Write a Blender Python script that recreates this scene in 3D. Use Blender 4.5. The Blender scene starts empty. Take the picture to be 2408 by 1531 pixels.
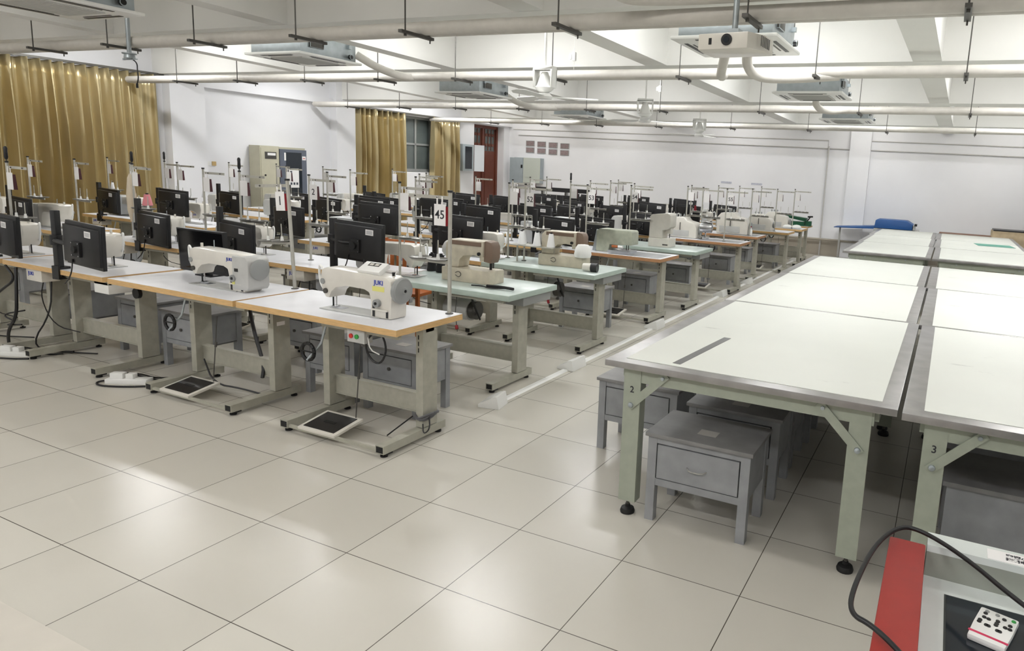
import bpy, bmesh, math, random
from mathutils import Vector, Matrix
random.seed(7)
S = bpy.context.scene
C = S.collection
PI = math.pi

# ---------------------------------------------------------------- camera, view, world
cam = bpy.data.cameras.new('camera')
cam.sensor_fit = 'HORIZONTAL'; cam.sensor_width = 36.0
cam.lens = 36.0 * 1630.17 / 2408
cam.shift_x = -(1488.83 - 1204) / 2408
cam.shift_y = -(765.5 - 675.54) / 2408
cam.clip_start = .02; cam.clip_end = 100
co = bpy.data.objects.new('camera', cam); C.objects.link(co)
r_ = Vector((0.9081393, 0.41550975, 0.05132902)); u_ = Vector((-0.11435053, 0.12822913, 0.98513007)); f_ = Vector((-0.40274927, 0.90050483, -0.16396367))
M4 = Matrix((r_, u_, -f_)).transposed().to_4x4(); M4.translation = Vector((5.47771, -2.29248, 1.89822))
co.matrix_world = M4
S.camera = co
S.view_settings.view_transform = 'Standard'; S.view_settings.look = 'None'
S.view_settings.gamma = 1.0; S.view_settings.use_curve_mapping = False
S.view_settings.exposure = 0.50
W = bpy.data.worlds.new('world'); S.world = W; W.use_nodes = True
W.node_tree.nodes['Background'].inputs[0].default_value = (.75, .85, 1, 1)
W.node_tree.nodes['Background'].inputs[1].default_value = .25
LAMP_W = 27.0          # each ceiling fixture
Z_BEAM, Z_SLAB = 3.18, 3.85

# ---------------------------------------------------------------- materials
def lin(c):
    c /= 255.0
    return c / 12.92 if c <= .04045 else ((c + .055) / 1.055) ** 2.4
MATS = {}
def M(name, rgb, rough=.5, metal=0., var=.0, scale=8., bump=0., emit=0., spec=.5, alpha=1., stretch=None, trans=0., coat=0.):
    if name in MATS: return MATS[name]
    m = bpy.data.materials.new(name); m.use_nodes = True; MATS[name] = m
    nt = m.node_tree; b = nt.nodes['Principled BSDF']
    col = (lin(rgb[0]), lin(rgb[1]), lin(rgb[2]), 1)
    b.inputs['Base Color'].default_value = col
    b.inputs['Roughness'].default_value = rough; b.inputs['Metallic'].default_value = metal
    b.inputs['Specular IOR Level'].default_value = spec
    b.inputs['Coat Weight'].default_value = coat
    if trans: b.inputs['Transmission Weight'].default_value = trans
    if alpha < 1: b.inputs['Alpha'].default_value = alpha
    if emit:
        b.inputs['Emission Color'].default_value = col; b.inputs['Emission Strength'].default_value = emit
    if var or bump:
        tc = nt.nodes.new('ShaderNodeTexCoord'); mp = nt.nodes.new('ShaderNodeMapping')
        nt.links.new(tc.outputs['Object'], mp.inputs[0])
        if stretch: mp.inputs['Scale'].default_value = stretch
        n = nt.nodes.new('ShaderNodeTexNoise'); n.inputs['Scale'].default_value = scale; n.inputs['Detail'].default_value = 5
        nt.links.new(mp.outputs[0], n.inputs['Vector'])
        if var:
            cr = nt.nodes.new('ShaderNodeValToRGB')
            cr.color_ramp.elements[0].position = .3; cr.color_ramp.elements[1].position = .72
            cr.color_ramp.elements[0].color = (*[x * (1 - var) for x in col[:3]], 1)
            cr.color_ramp.elements[1].color = (*[min(1, x * (1 + var * .5)) for x in col[:3]], 1)
            nt.links.new(n.outputs['Fac'], cr.inputs[0]); nt.links.new(cr.outputs[0], b.inputs['Base Color'])
        if bump:
            bp = nt.nodes.new('ShaderNodeBump'); bp.inputs['Strength'].default_value = bump; bp.inputs['Distance'].default_value = .01
            nt.links.new(n.outputs['Fac'], bp.inputs['Height']); nt.links.new(bp.outputs[0], b.inputs['Normal'])
    return m

wall_m = M('wall_paint', (238, 238, 240), .75, var=.03, scale=1.2)
ceil_m = M('ceiling_paint', (232, 231, 226), .8, var=.04, scale=1.)
dado_m = M('skirting_tile', (170, 162, 148), .5, var=.15, scale=2.)
green_m = M('sage_steel_paint', (164, 170, 154), .45, var=.08, scale=20)
green_leg = M('sewing_stand_paint', (170, 168, 154), .4, var=.12, scale=18)
wood_m = M('orange_wood_edge', (216, 178, 122), .5, var=.18, scale=12, stretch=(1, 1, 12))
wood2_m = M('brown_wood_edge', (176, 130, 90), .5, var=.2, scale=12, stretch=(1, 1, 12))
lam_m = M('white_laminate', (230, 230, 233), .34, var=.05, scale=5)
mint_m = M('mint_laminate', (182, 198, 188), .35, var=.1, scale=9)
mint_t = M('mint_laminate_top', (198, 210, 204), .28, var=.12, scale=6)
steel_bed = M('steel_bed', (180, 182, 186), .3, .8, var=.1, scale=6)
black_m = M('black_plastic', (22, 22, 24), .38, var=.2, scale=14)
black2 = M('black_rubber', (16, 16, 17), .6)
blackgl = M('black_glass', (10, 10, 12), .12)
cream_m = M('cream_enamel', (222, 218, 208), .3, var=.06, scale=10, coat=.3)
cream2 = M('aged_enamel', (200, 192, 172), .4, var=.16, scale=14)
grey_en = M('grey_enamel', (190, 190, 186), .35, var=.08, scale=10)
greeny = M('green_grey_enamel', (172, 176, 158), .4, var=.18, scale=16)
chrome = M('chrome', (200, 200, 202), .2, 1., var=.05)
galv = M('galvanised_steel', (176, 184, 188), .35, .7, var=.12, scale=12)
dark_st = M('dark_steel', (86, 84, 80), .45, .5, var=.15)
alum = M('aluminium_edge', (164, 162, 160), .3, .55, var=.2, scale=7)
board_m = M('white_board_top', (226, 228, 220), .5, var=.03, scale=1.6)
def smudge(m, rgb):
    nt = m.node_tree; b = nt.nodes['Principled BSDF']; src = b.inputs['Base Color'].links[0].from_socket
    tc = nt.nodes.new('ShaderNodeTexCoord'); mp = nt.nodes.new('ShaderNodeMapping'); mp.inputs['Scale'].default_value = (1.6, 4, 1); mp.inputs['Location'].default_value = (.4, 1.3, 0)
    n = nt.nodes.new('ShaderNodeTexNoise'); n.inputs['Scale'].default_value = 1.5; n.inputs['Detail'].default_value = 8; n.inputs['Roughness'].default_value = .7
    cr = nt.nodes.new('ShaderNodeValToRGB'); cr.color_ramp.elements[0].position = .66; cr.color_ramp.elements[1].position = .8
    cr.color_ramp.elements[0].color = (0, 0, 0, 1); cr.color_ramp.elements[1].color = (.6, .6, .6, 1)
    mx = nt.nodes.new('ShaderNodeMix'); mx.data_type = 'RGBA'; mx.inputs[7].default_value = (*[lin(c) for c in rgb], 1)
    nt.links.new(tc.outputs['Object'], mp.inputs[0]); nt.links.new(mp.outputs[0], n.inputs['Vector']); nt.links.new(n.outputs['Fac'], cr.inputs[0])
    nt.links.new(cr.outputs[0], mx.inputs[0]); nt.links.new(src, mx.inputs[6]); nt.links.new(mx.outputs[2], b.inputs['Base Color'])
smudge(board_m, (120, 118, 112))
stool_m = M('grey_stool_paint', (150, 152, 154), .45, var=.16, scale=9)
stool_d = M('grey_stool_top', (132, 131, 130), .5, var=.2, scale=7)
paper = M('paper', (240, 238, 236), .7)
ink = M('ink', (40, 40, 46), .6)
blue_ink = M('blue_lettering', (38, 62, 168), .5)
yellow_s = M('yellow_sticker', (226, 222, 130), .5)
red_m = M('red_lacquer', (158, 46, 40), .5, var=.06, scale=30)
red_tag = M('red_card', (150, 24, 36), .6)
white_pl = M('white_plastic', (238, 238, 234), .35)
grey_pl = M('grey_plastic', (150, 152, 150), .4)
pod_g = M('podium_grey', (150, 154, 144), .4, var=.05, scale=20)
pod_w = M('podium_white', (216, 222, 218), .35, var=.03, scale=20)
gold = M('gold_satin', (204, 188, 146), .28, .6, var=.05, scale=3, bump=.05)
door_m = M('door_red_brown', (104, 52, 36), .4, var=.12, scale=10)
glass_d = M('window_glass', (96, 104, 102), .08, spec=.6, var=.3, scale=2)
dgl = M('smoked_glass', (34, 40, 46), .1)
cab_be = M('beige_cabinet', (186, 182, 160), .45, var=.05)
cab_bl = M('slate_cabinet', (92, 98, 110), .45)
boxg = M('blue_grey_box', (168, 178, 182), .45, var=.06)
orange_ch = M('orange_wood_chair', (176, 98, 46), .45, var=.15, scale=14)
blue_p = M('blue_press_paint', (34, 84, 146), .45, var=.1)
green_p = M('green_press_paint', (24, 92, 62), .45, var=.1)
tan_c = M('tan_canvas', (176, 158, 128), .8, var=.15, scale=10)
teal_c = M('teal_mat', (92, 156, 138), .7, var=.1)
pink_c = M('pink_thread', (222, 140, 146), .8)
blk_thr = M('black_thread', (14, 14, 18), .75)
wht_thr = M('white_thread', (240, 240, 240), .75, bump=.1, scale=60)
cable_m = M('black_cable', (18, 18, 20), .45)
pipe_m = M('white_pipe_wrap', (206, 202, 194), .5, var=.06, scale=14)
tube_e = M('fluorescent_tube', (255, 255, 255), .5, emit=32.)
red_b = M('red_button', (190, 40, 30), .4)
grn_b = M('green_button', (40, 150, 60), .4)

# ---------------------------------------------------------------- mesh helper
class MB:
    def __init__(s, T=None): s.v = []; s.f = []; s.m = []; s.mats = []; s.T = T
    def mi(s, mat):
        if mat not in s.mats: s.mats.append(mat)
        return s.mats.index(mat)
    def add(s, vs, fs, mat):
        o = len(s.v); k = s.mi(mat)
        s.v += [tuple(s.T @ Vector(p)) if s.T else tuple(p) for p in vs]
        s.f += [tuple(i + o for i in f) for f in fs]; s.m += [k] * len(fs)
        return s
    def box(s, a, b, mat, top=None):
        x0, y0, z0 = [min(p, q) for p, q in zip(a, b)]; x1, y1, z1 = [max(p, q) for p, q in zip(a, b)]
        vs = [(x0, y0, z0), (x1, y0, z0), (x1, y1, z0), (x0, y1, z0), (x0, y0, z1), (x1, y0, z1), (x1, y1, z1), (x0, y1, z1)]
        fs = [(0, 3, 2, 1), (0, 1, 5, 4), (1, 2, 6, 5), (2, 3, 7, 6), (3, 0, 4, 7)]
        if top: s.add(vs, fs, mat); s.add(vs[4:], [(0, 1, 2, 3)], top)
        else: s.add(vs, fs + [(4, 5, 6, 7)], mat)
        return s
    def prism(s, poly, y0, y1, mat, axis='y', mat2=None):
        n = len(poly)
        def P(a, b, t): return (a, t, b) if axis == 'y' else ((t, a, b) if axis == 'x' else (a, b, t))
        vs = [P(a, b, y0) for a, b in poly] + [P(a, b, y1) for a, b in poly]
        s.add(vs, [(i, (i + 1) % n, n + (i + 1) % n, n + i) for i in range(n)], mat)
        s.add(vs, [tuple(reversed(range(n))), tuple(range(n, 2 * n))], mat2 or mat)
        return s
    def cyl(s, p0, p1, r0, mat, r1=None, n=12, caps=True):
        p0 = Vector(p0); p1 = Vector(p1); r1 = r0 if r1 is None else r1
        d = (p1 - p0).normalized(); a = d.orthogonal().normalized(); b = d.cross(a)
        vs = []
        for p, r in ((p0, r0), (p1, r1)):
            for i in range(n):
                t = 2 * PI * i / n; vs.append(p + a * (r * math.cos(t)) + b * (r * math.sin(t)))
        fs = [(i, (i + 1) % n, n + (i + 1) % n, n + i) for i in range(n)]
        if caps: fs += [tuple(reversed(range(n))), tuple(range(n, 2 * n))]
        return s.add(vs, fs, mat)
    def lathe(s, prof, mat, base=(0, 0, 0), d=(0, 0, 1), n=16):
        base = Vector(base); d = Vector(d).normalized(); a = d.orthogonal().normalized(); b = d.cross(a)
        vs = []; fs = []
        for r, h in prof:
            for i in range(n):
                t = 2 * PI * i / n; vs.append(base + d * h + a * (r * math.cos(t)) + b * (r * math.sin(t)))
        for k in range(len(prof) - 1):
            for i in range(n): fs.append((k * n + i, k * n + (i + 1) % n, (k + 1) * n + (i + 1) % n, (k + 1) * n + i))
        fs.append(tuple(reversed(range(n)))); fs.append(tuple(range((len(prof) - 1) * n, len(prof) * n)))
        return s.add(vs, fs, mat)
    def tube(s, pts, r, mat, n=8, sub=0):
        P = [Vector(p) for p in pts]
        for _ in range(sub):
            Q = [P[0]]
            for a, b in zip(P, P[1:]): Q += [a * .75 + b * .25, a * .25 + b * .75]
            P = Q + [P[-1]]
        vs = []; fs = []; ref = None
        for i, p in enumerate(P):
            t = (P[min(i + 1, len(P) - 1)] - P[max(i - 1, 0)]).normalized()
            a = (ref - t * ref.dot(t)) if ref else t.orthogonal()
            if a.length < 1e-6: a = t.orthogonal()
            a.normalize(); ref = a; b = t.cross(a)
            for k in range(n):
                th = 2 * PI * k / n; vs.append(p + a * (r * math.cos(th)) + b * (r * math.sin(th)))
        for i in range(len(P) - 1):
            for k in range(n): fs.append((i * n + k, i * n + (k + 1) % n, (i + 1) * n + (k + 1) % n, (i + 1) * n + k))
        fs += [tuple(reversed(range(n))), tuple(range((len(P) - 1) * n, len(P) * n))]
        return s.add(vs, fs, mat)
    def build(s, name, parent=None, loc=None, rz=0., bevel=0.):
        me = bpy.data.meshes.new(name); me.from_pydata(s.v, [], s.f)
        for m in s.mats: me.materials.append(m)
        me.polygons.foreach_set('material_index', s.m)
        bm = bmesh.new(); bm.from_mesh(me)
        bmesh.ops.remove_doubles(bm, verts=bm.verts, dist=1e-5)
        bmesh.ops.recalc_face_normals(bm, faces=bm.faces)
        if bevel:
            es = [e for e in bm.edges if len(e.link_faces) == 2 and e.calc_face_angle(0) > .6]
            bmesh.ops.bevel(bm, geom=es, offset=bevel, segments=2, profile=.6, affect='EDGES', clamp_overlap=True)
        for f in bm.faces: f.smooth = True
        bm.to_mesh(me); bm.free()
        me.set_sharp_from_angle(angle=math.radians(38))
        o = bpy.data.objects.new(name, me); C.objects.link(o)
        if parent: o.parent = parent
        if loc: o.location = loc
        if rz: o.rotation_euler.z = rz
        return o

def tag(o, label=None, cat=None, group=None, kind=None):
    if label: o['label'] = label
    if cat: o['category'] = cat
    if group: o['group'] = group
    if kind: o['kind'] = kind
    return o
def thing(name, label, cat, loc=(0, 0, 0), rz=0., group=None):
    o = bpy.data.objects.new(name, None); C.objects.link(o); o.empty_display_size = .1
    o.location = loc; o.rotation_euler.z = rz
    return tag(o, label, cat, group)
KIDS = {}
def tree(o, src, parent):
    for ch in [x for x in src.children]:
        c = ch.copy(); C.objects.link(c); c.parent = parent; tree(o, ch, c)
def dup(root, loc, rz=0., label=None, group=None, skip=(), sc=None):
    r = root.copy(); C.objects.link(r); r.location = loc; r.rotation_euler.z = rz
    if sc: r.scale = sc
    if label: r['label'] = label
    if group: r['group'] = group
    for ch in list(root.children):
        if ch.name.split('.')[0] in skip: continue
        c = ch.copy(); C.objects.link(c); c.parent = r
        for g in list(ch.children):
            d = g.copy(); C.objects.link(d); d.parent = c
    return r
class Proto:
    """first use moves the prototype itself, later uses copy it"""
    def __init__(s, root): s.root = root; s.used = False
    def put(s, loc, rz=0., label=None, group=None, skip=(), sc=None):
        if not s.used and not skip:
            s.used = True; r = s.root; r.location = loc; r.rotation_euler.z = rz
            if sc: r.scale = sc
            if label: r['label'] = label
            if group: r['group'] = group
            return r
        return dup(s.root, loc, rz, label, group, skip, sc)
    def finish(s):
        if not s.used:
            for ch in list(s.root.children_recursive): bpy.data.objects.remove(ch)
            bpy.data.objects.remove(s.root)
def text(name, body, size, mat, parent, loc, rot, ext=.0008, align='CENTER', font=None):
    cu = bpy.data.curves.new(name, 'FONT'); cu.body = body; cu.size = size; cu.extrude = ext
    cu.align_x = align; cu.align_y = 'CENTER'; cu.offset = .0006
    t = bpy.data.objects.new('tmp_text', cu); C.objects.link(t)
    bpy.context.view_layer.update()
    me = bpy.data.meshes.new_from_object(t.evaluated_get(bpy.context.evaluated_depsgraph_get()))
    bpy.data.objects.remove(t)
    me.materials.clear(); me.materials.append(mat)
    o = bpy.data.objects.new(name, me); C.objects.link(o); o.parent = parent; o.location = loc; o.rotation_euler = rot
    return o
FACE_Y = (PI / 2, 0, 0)      # text upright, read from -Y
ORD = ['front', 'second', 'third', 'fourth', 'fifth', 'sixth', 'seventh', 'eighth', 'ninth', 'tenth']
POS = ['first', 'second', 'third', 'fourth', 'fifth', 'sixth']

# ---------------------------------------------------------------- floor
fm = bpy.data.materials.new('floor_tiles'); fm.use_nodes = True
nt = fm.node_tree; b = nt.nodes['Principled BSDF']
def nd(t, **k):
    n = nt.nodes.new(t)
    for a, v in k.items(): setattr(n, a, v)
    return n
tc = nd('ShaderNodeTexCoord'); sp = nd('ShaderNodeSeparateXYZ'); nt.links.new(tc.outputs['Object'], sp.inputs[0])
gs = []; cells = []
for ax in (0, 1):
    dv = nd('ShaderNodeMath', operation='DIVIDE'); dv.inputs[1].default_value = .6; nt.links.new(sp.outputs[ax], dv.inputs[0])
    fl = nd('ShaderNodeMath', operation='FLOOR'); nt.links.new(dv.outputs[0], fl.inputs[0]); cells.append(fl)
    pp = nd('ShaderNodeMath', operation='PINGPONG'); pp.inputs[1].default_value = .5; nt.links.new(dv.outputs[0], pp.inputs[0])
    lt = nd('ShaderNodeMath', operation='LESS_THAN'); lt.inputs[1].default_value = .0036; nt.links.new(pp.outputs[0], lt.inputs[0]); gs.append(lt)
mx = nd('ShaderNodeMath', operation='MAXIMUM'); nt.links.new(gs[0].outputs[0], mx.inputs[0]); nt.links.new(gs[1].outputs[0], mx.inputs[1])
cb = nd('ShaderNodeCombineXYZ'); nt.links.new(cells[0].outputs[0], cb.inputs[0]); nt.links.new(cells[1].outputs[0], cb.inputs[1])
wn = nd('ShaderNodeTexWhiteNoise'); nt.links.new(cb.outputs[0], wn.inputs['Vector'])
ns = nd('ShaderNodeTexNoise'); ns.inputs['Scale'].default_value = 1.3; ns.inputs['Detail'].default_value = 4; nt.links.new(tc.outputs['Object'], ns.inputs['Vector'])
ad = nd('ShaderNodeMath', operation='ADD'); nt.links.new(wn.outputs['Value'], ad.inputs[0]); nt.links.new(ns.outputs['Fac'], ad.inputs[1])
cr = nd('ShaderNodeValToRGB'); nt.links.new(ad.outputs[0], cr.inputs[0])
cr.color_ramp.elements[0].position = .2; cr.color_ramp.elements[1].position = 1.
cr.color_ramp.elements[0].color = (lin(192), lin(188), lin(177), 1); cr.color_ramp.elements[1].color = (lin(202), lin(198), lin(187), 1)
mi = nd('ShaderNodeMix', data_type='RGBA'); nt.links.new(mx.outputs[0], mi.inputs[0]); nt.links.new(cr.outputs[0], mi.inputs[6])
mi.inputs[7].default_value = (lin(84), lin(78), lin(70), 1); nt.links.new(mi.outputs[2], b.inputs['Base Color'])
n2 = nd('ShaderNodeTexNoise'); n2.inputs['Scale'].default_value = 90; nt.links.new(tc.outputs['Object'], n2.inputs['Vector'])
bp = nd('ShaderNodeBump'); bp.inputs['Strength'].default_value = .05; bp.inputs['Distance'].default_value = .002
nt.links.new(n2.outputs['Fac'], bp.inputs['Height']); nt.links.new(bp.outputs[0], b.inputs['Normal'])
b.inputs['Roughness'].default_value = .26; b.inputs['Specular IOR Level'].default_value = .42
XR, YB, YF = 9.0, 16.3, -5.0
tag(MB().box((-8.3, YF, -.12), (XR, YB + .3, 0), fm).build('floor'), kind='structure')
tag(MB().box((-3, YF, 0), (XR, -1.06, .15), M('platform_tile', (196, 190, 178), .35, var=.05)).build('trim_1'), kind='structure')

# ---------------------------------------------------------------- walls
tag(MB().box((-8.3, YB, 0), (XR, YB + .25, 4), wall_m).build('wall_back'), kind='structure')
tag(MB().box((XR, YF, 0), (XR + .2, YB + .25, 4), wall_m).build('wall_right'), kind='structure')
tag(MB().box((-8.3, YF - .2, 0), (XR + .2, YF, 4), wall_m).build('wall_front'), kind='structure')
tag(MB().box((-7.3, YB - .012, 0), (XR, YB, .44), dado_m).build('baseboard_back'), kind='structure')
LA = -math.atan(.028)
TL = Matrix.Translation((-7.806, 0, 0)) @ Matrix.Rotation(LA, 4, 'Z')   # local: x = off the wall, y = along it
def LB(): return MB(TL)
w = LB()
w.box((-.3, YF - .3, 0), (0, 11.2, 4), wall_m)
w.box((-.3, 11.2, 0), (0, 13.5, 1.62), wall_m); w.box((-.3, 11.2, 3.03), (0, 13.5, 4), wall_m)
w.box((-.3, 13.5, 0), (0, 14.58, 4), wall_m)
w.box((-.3, 14.58, 3.05), (0, 16.02, 4), wall_m)
w.box((-.3, 16.02, 0), (0, 16.6, 4), wall_m)
w.box((-.36, 14.4, 0), (-.3, 16.2, 3.2), wall_m)
tag(w.build('wall_left'), kind='structure')
for i, (a, c) in enumerate([(5.87, 6.5), (9.5, 10.03)]):
    tag(LB().box((0, a, 0), (.22, c, Z_SLAB), wall_m).build('trim_%d' % (i + 2)), kind='structure')
tag(LB().box((0, 6.5, 3.05), (.12, 9.5, 3.17), wall_m).build('trim_4'), kind='structure')
tag(LB().box((0, 10.03, 3.08), (.1, 16.5, 3.18), wall_m).build('trim_5'), kind='structure')
# window
w = LB(); fr = (-.2, -.12)
w.box((fr[0], 11.2, 1.62), (fr[1], 13.5, 1.68), grey_pl); w.box((fr[0], 11.2, 2.97), (fr[1], 13.5, 3.03), grey_pl)
for y in (11.2, 11.74, 12.3, 12.86, 13.44): w.box((fr[0], y, 1.62), (fr[1], y + .06, 3.03), grey_pl)
w.box((fr[0], 11.2, 2.3), (fr[1], 13.5, 2.35), grey_pl)
wo = tag(w.build('window_1'), kind='structure')
LB().box((-.17, 11.2, 1.62), (-.15, 13.5, 3.03), glass_d).build('pane', wo)
w = LB()
for k in range(21): w.cyl((-.24, 11.26 + k * .11, 1.62), (-.24, 11.26 + k * .11, 3.03), .008, galv, n=6)
w.build('security_bars', wo)
LB().box((-.1, 11.2, 1.6), (.0, 13.5, 1.62), grey_pl).build('window_sill', wo)
# door
w = LB(); w.box((-.3, 14.58, 0), (-.25, 15.98, .05), door_m)
for y in (14.58, 15.25, 15.92): w.box((-.3, y, 0), (-.23, y + .09, 3.05), door_m)
w.box((-.3, 14.58, 2.96), (-.23, 16.01, 3.05), door_m)
do = tag(w.build('door_1'), kind='structure')
for k, y in enumerate((14.67, 15.34)):
    lf = LB().box((-.29, y, .03), (-.26, y + .58, 2.3), door_m).box((-.26, y + .08, .3), (-.25, y + .5, 2.1), door_m).build('door_leaf', do)
    g = LB().box((-.285, y, 2.3), (-.275, y + .58, 2.96), glass_d)
    g.build('glass_panel', do)
    g = LB()
    for j in range(4): g.box((-.27, y + .06 + j * .155, 2.32), (-.255, y + .085 + j * .155, 2.94), door_m)
    for j in range(3):
        for q in range(2): g.lathe([(.05, 0), (.05, .012)], door_m, TL.inverted() @ TL @ Vector((-.265, y + .145 + j * .155, 2.48 + q * .3)), (1, 0, 0), 8)
    g.build('door_grille', do)
# ---------------------------------------------------------------- ceiling, beams
tag(MB().box((-8.4, YF - .2, Z_SLAB), (XR + .2, YB + .3, Z_SLAB + .15), ceil_m).build('ceiling'), kind='structure')
XB = [(-1.1, -.55), (2.88, 3.4), (5.72, 6.28), (9.65, 10.1), (14.0, 14.4)]
for i, (a, c) in enumerate(XB):
    tag(MB().box((-7.95, a, Z_BEAM), (XR, c, Z_SLAB), ceil_m).build('trim_%d' % (6 + i)), kind='structure')
YBM = [(-3.35, -5.3, .24), (-.65, -1.8, .24), (2.13, 1.9, .28), (5.0, 5.22, .28), (7.9, 8.2, .28)]

def ybx(i, y): return YBM[i][0] + (YBM[i][1] - YBM[i][0]) * (y + 1) / 17.3
for i in range(5):
    hw = YBM[i][2] / 2; a, c = ybx(i, -5), ybx(i, 16.3)
    poly = [(a - hw, -5), (a + hw, -5), (c + hw, 16.3), (c - hw, 16.3)]
    tag(MB().prism(poly, Z_BEAM + .003, Z_SLAB, ceil_m, 'z').build('trim_%d' % (11 + i)), kind='structure')
# ---------------------------------------------------------------- lamps (hidden up in the ceiling bays)
lf = thing('ceiling_light', '', 'light')
MB().box((-.62, -.1, -.06), (.62, .1, 0), white_pl).build('fixture_body', lf)
for s_ in (-1, 1): MB().cyl((-.59, .05 * s_, -.085), (.59, .05 * s_, -.085), .014, tube_e, n=8).build('tube', lf)
LP = Proto(lf)

bays_y = [4.3, 7.95, 12.0]
bn = ['nearest', 'second', 'farthest']
for j, y in enumerate(bays_y):
    edges = [-7.6] + [ybx(i, y) for i in range(5)]
    cols = [(edges[k] + edges[k + 1]) / 2 for k in range(5)]
    for i, x in enumerate(cols):
        LP.put((x, y, Z_SLAB), 0, 'twin tube ceiling light in the %s lit row of bays, %s from the left wall' % (bn[j], POS[i]), 'tube lights in the ceiling bays')
        l = bpy.data.lights.new('lamp_light', 'AREA'); l.shape = 'RECTANGLE'; l.size = 1.2; l.size_y = .2
        l.energy = LAMP_W * (.95, .78, .95)[j]; l.color = (.97, .98, 1.0)
        lo = bpy.data.objects.new('lamp_light', l); C.objects.link(lo); lo.location = (x, y, Z_SLAB - .11)
        if i in (0,): lo.location.x = -6.0
# added fill fixtures with invented dim tubes, put in to brighten the back wall
lf3 = thing('ceiling_light', '', 'light')
MB().box((-.62, -.1, -.06), (.62, .1, 0), white_pl).build('fixture_body', lf3)
for s_ in (-1, 1): MB().cyl((-.59, .05 * s_, -.085), (.59, .05 * s_, -.085), .014, M('added_fill_tube', (255, 250, 240), .5, emit=10.), n=8).build('tube', lf3)
LP3 = Proto(lf3)
edges = [-7.6] + [ybx(i, 15.2) for i in range(5)]
for i in range(5):
    x = (edges[i] + edges[i + 1]) / 2
    LP3.put((x, 15.1, Z_SLAB), 0, 'added twin tube fill light before the back wall, %s from the left wall' % POS[i], 'tube lights in the ceiling bays')
    l = bpy.data.lights.new('lamp_light', 'AREA'); l.shape = 'RECTANGLE'; l.size = 1.2; l.size_y = .2; l.energy = LAMP_W * .34; l.color = (.98, .98, 1.0)
    lo = bpy.data.objects.new('lamp_light', l); C.objects.link(lo); lo.location = (x, 15.1, Z_SLAB - .11)
# added fill lights in the camera's own bay and the unseen one behind it
for j, (y, k) in enumerate(((.9, .26), (-2.9, .78))):
    edges = [-7.6] + [ybx(i, y) for i in range(5)]
    for i in range(5):
        x = (edges[i] + edges[i + 1]) / 2
        (LP3 if j == 0 else LP).put((x, y, Z_SLAB), 0, 'added twin tube fill light %s, %s from the left wall' % (['over the front row', 'behind the lectern'][j], POS[i]), 'tube lights in the ceiling bays')
        l = bpy.data.lights.new('lamp_light', 'AREA'); l.shape = 'RECTANGLE'; l.size = 1.2; l.size_y = .2; l.energy = LAMP_W * k; l.color = (.98, .98, 1.0)
        lo = bpy.data.objects.new('lamp_light', l); C.objects.link(lo); lo.location = (x, y, Z_SLAB - .11)
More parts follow.
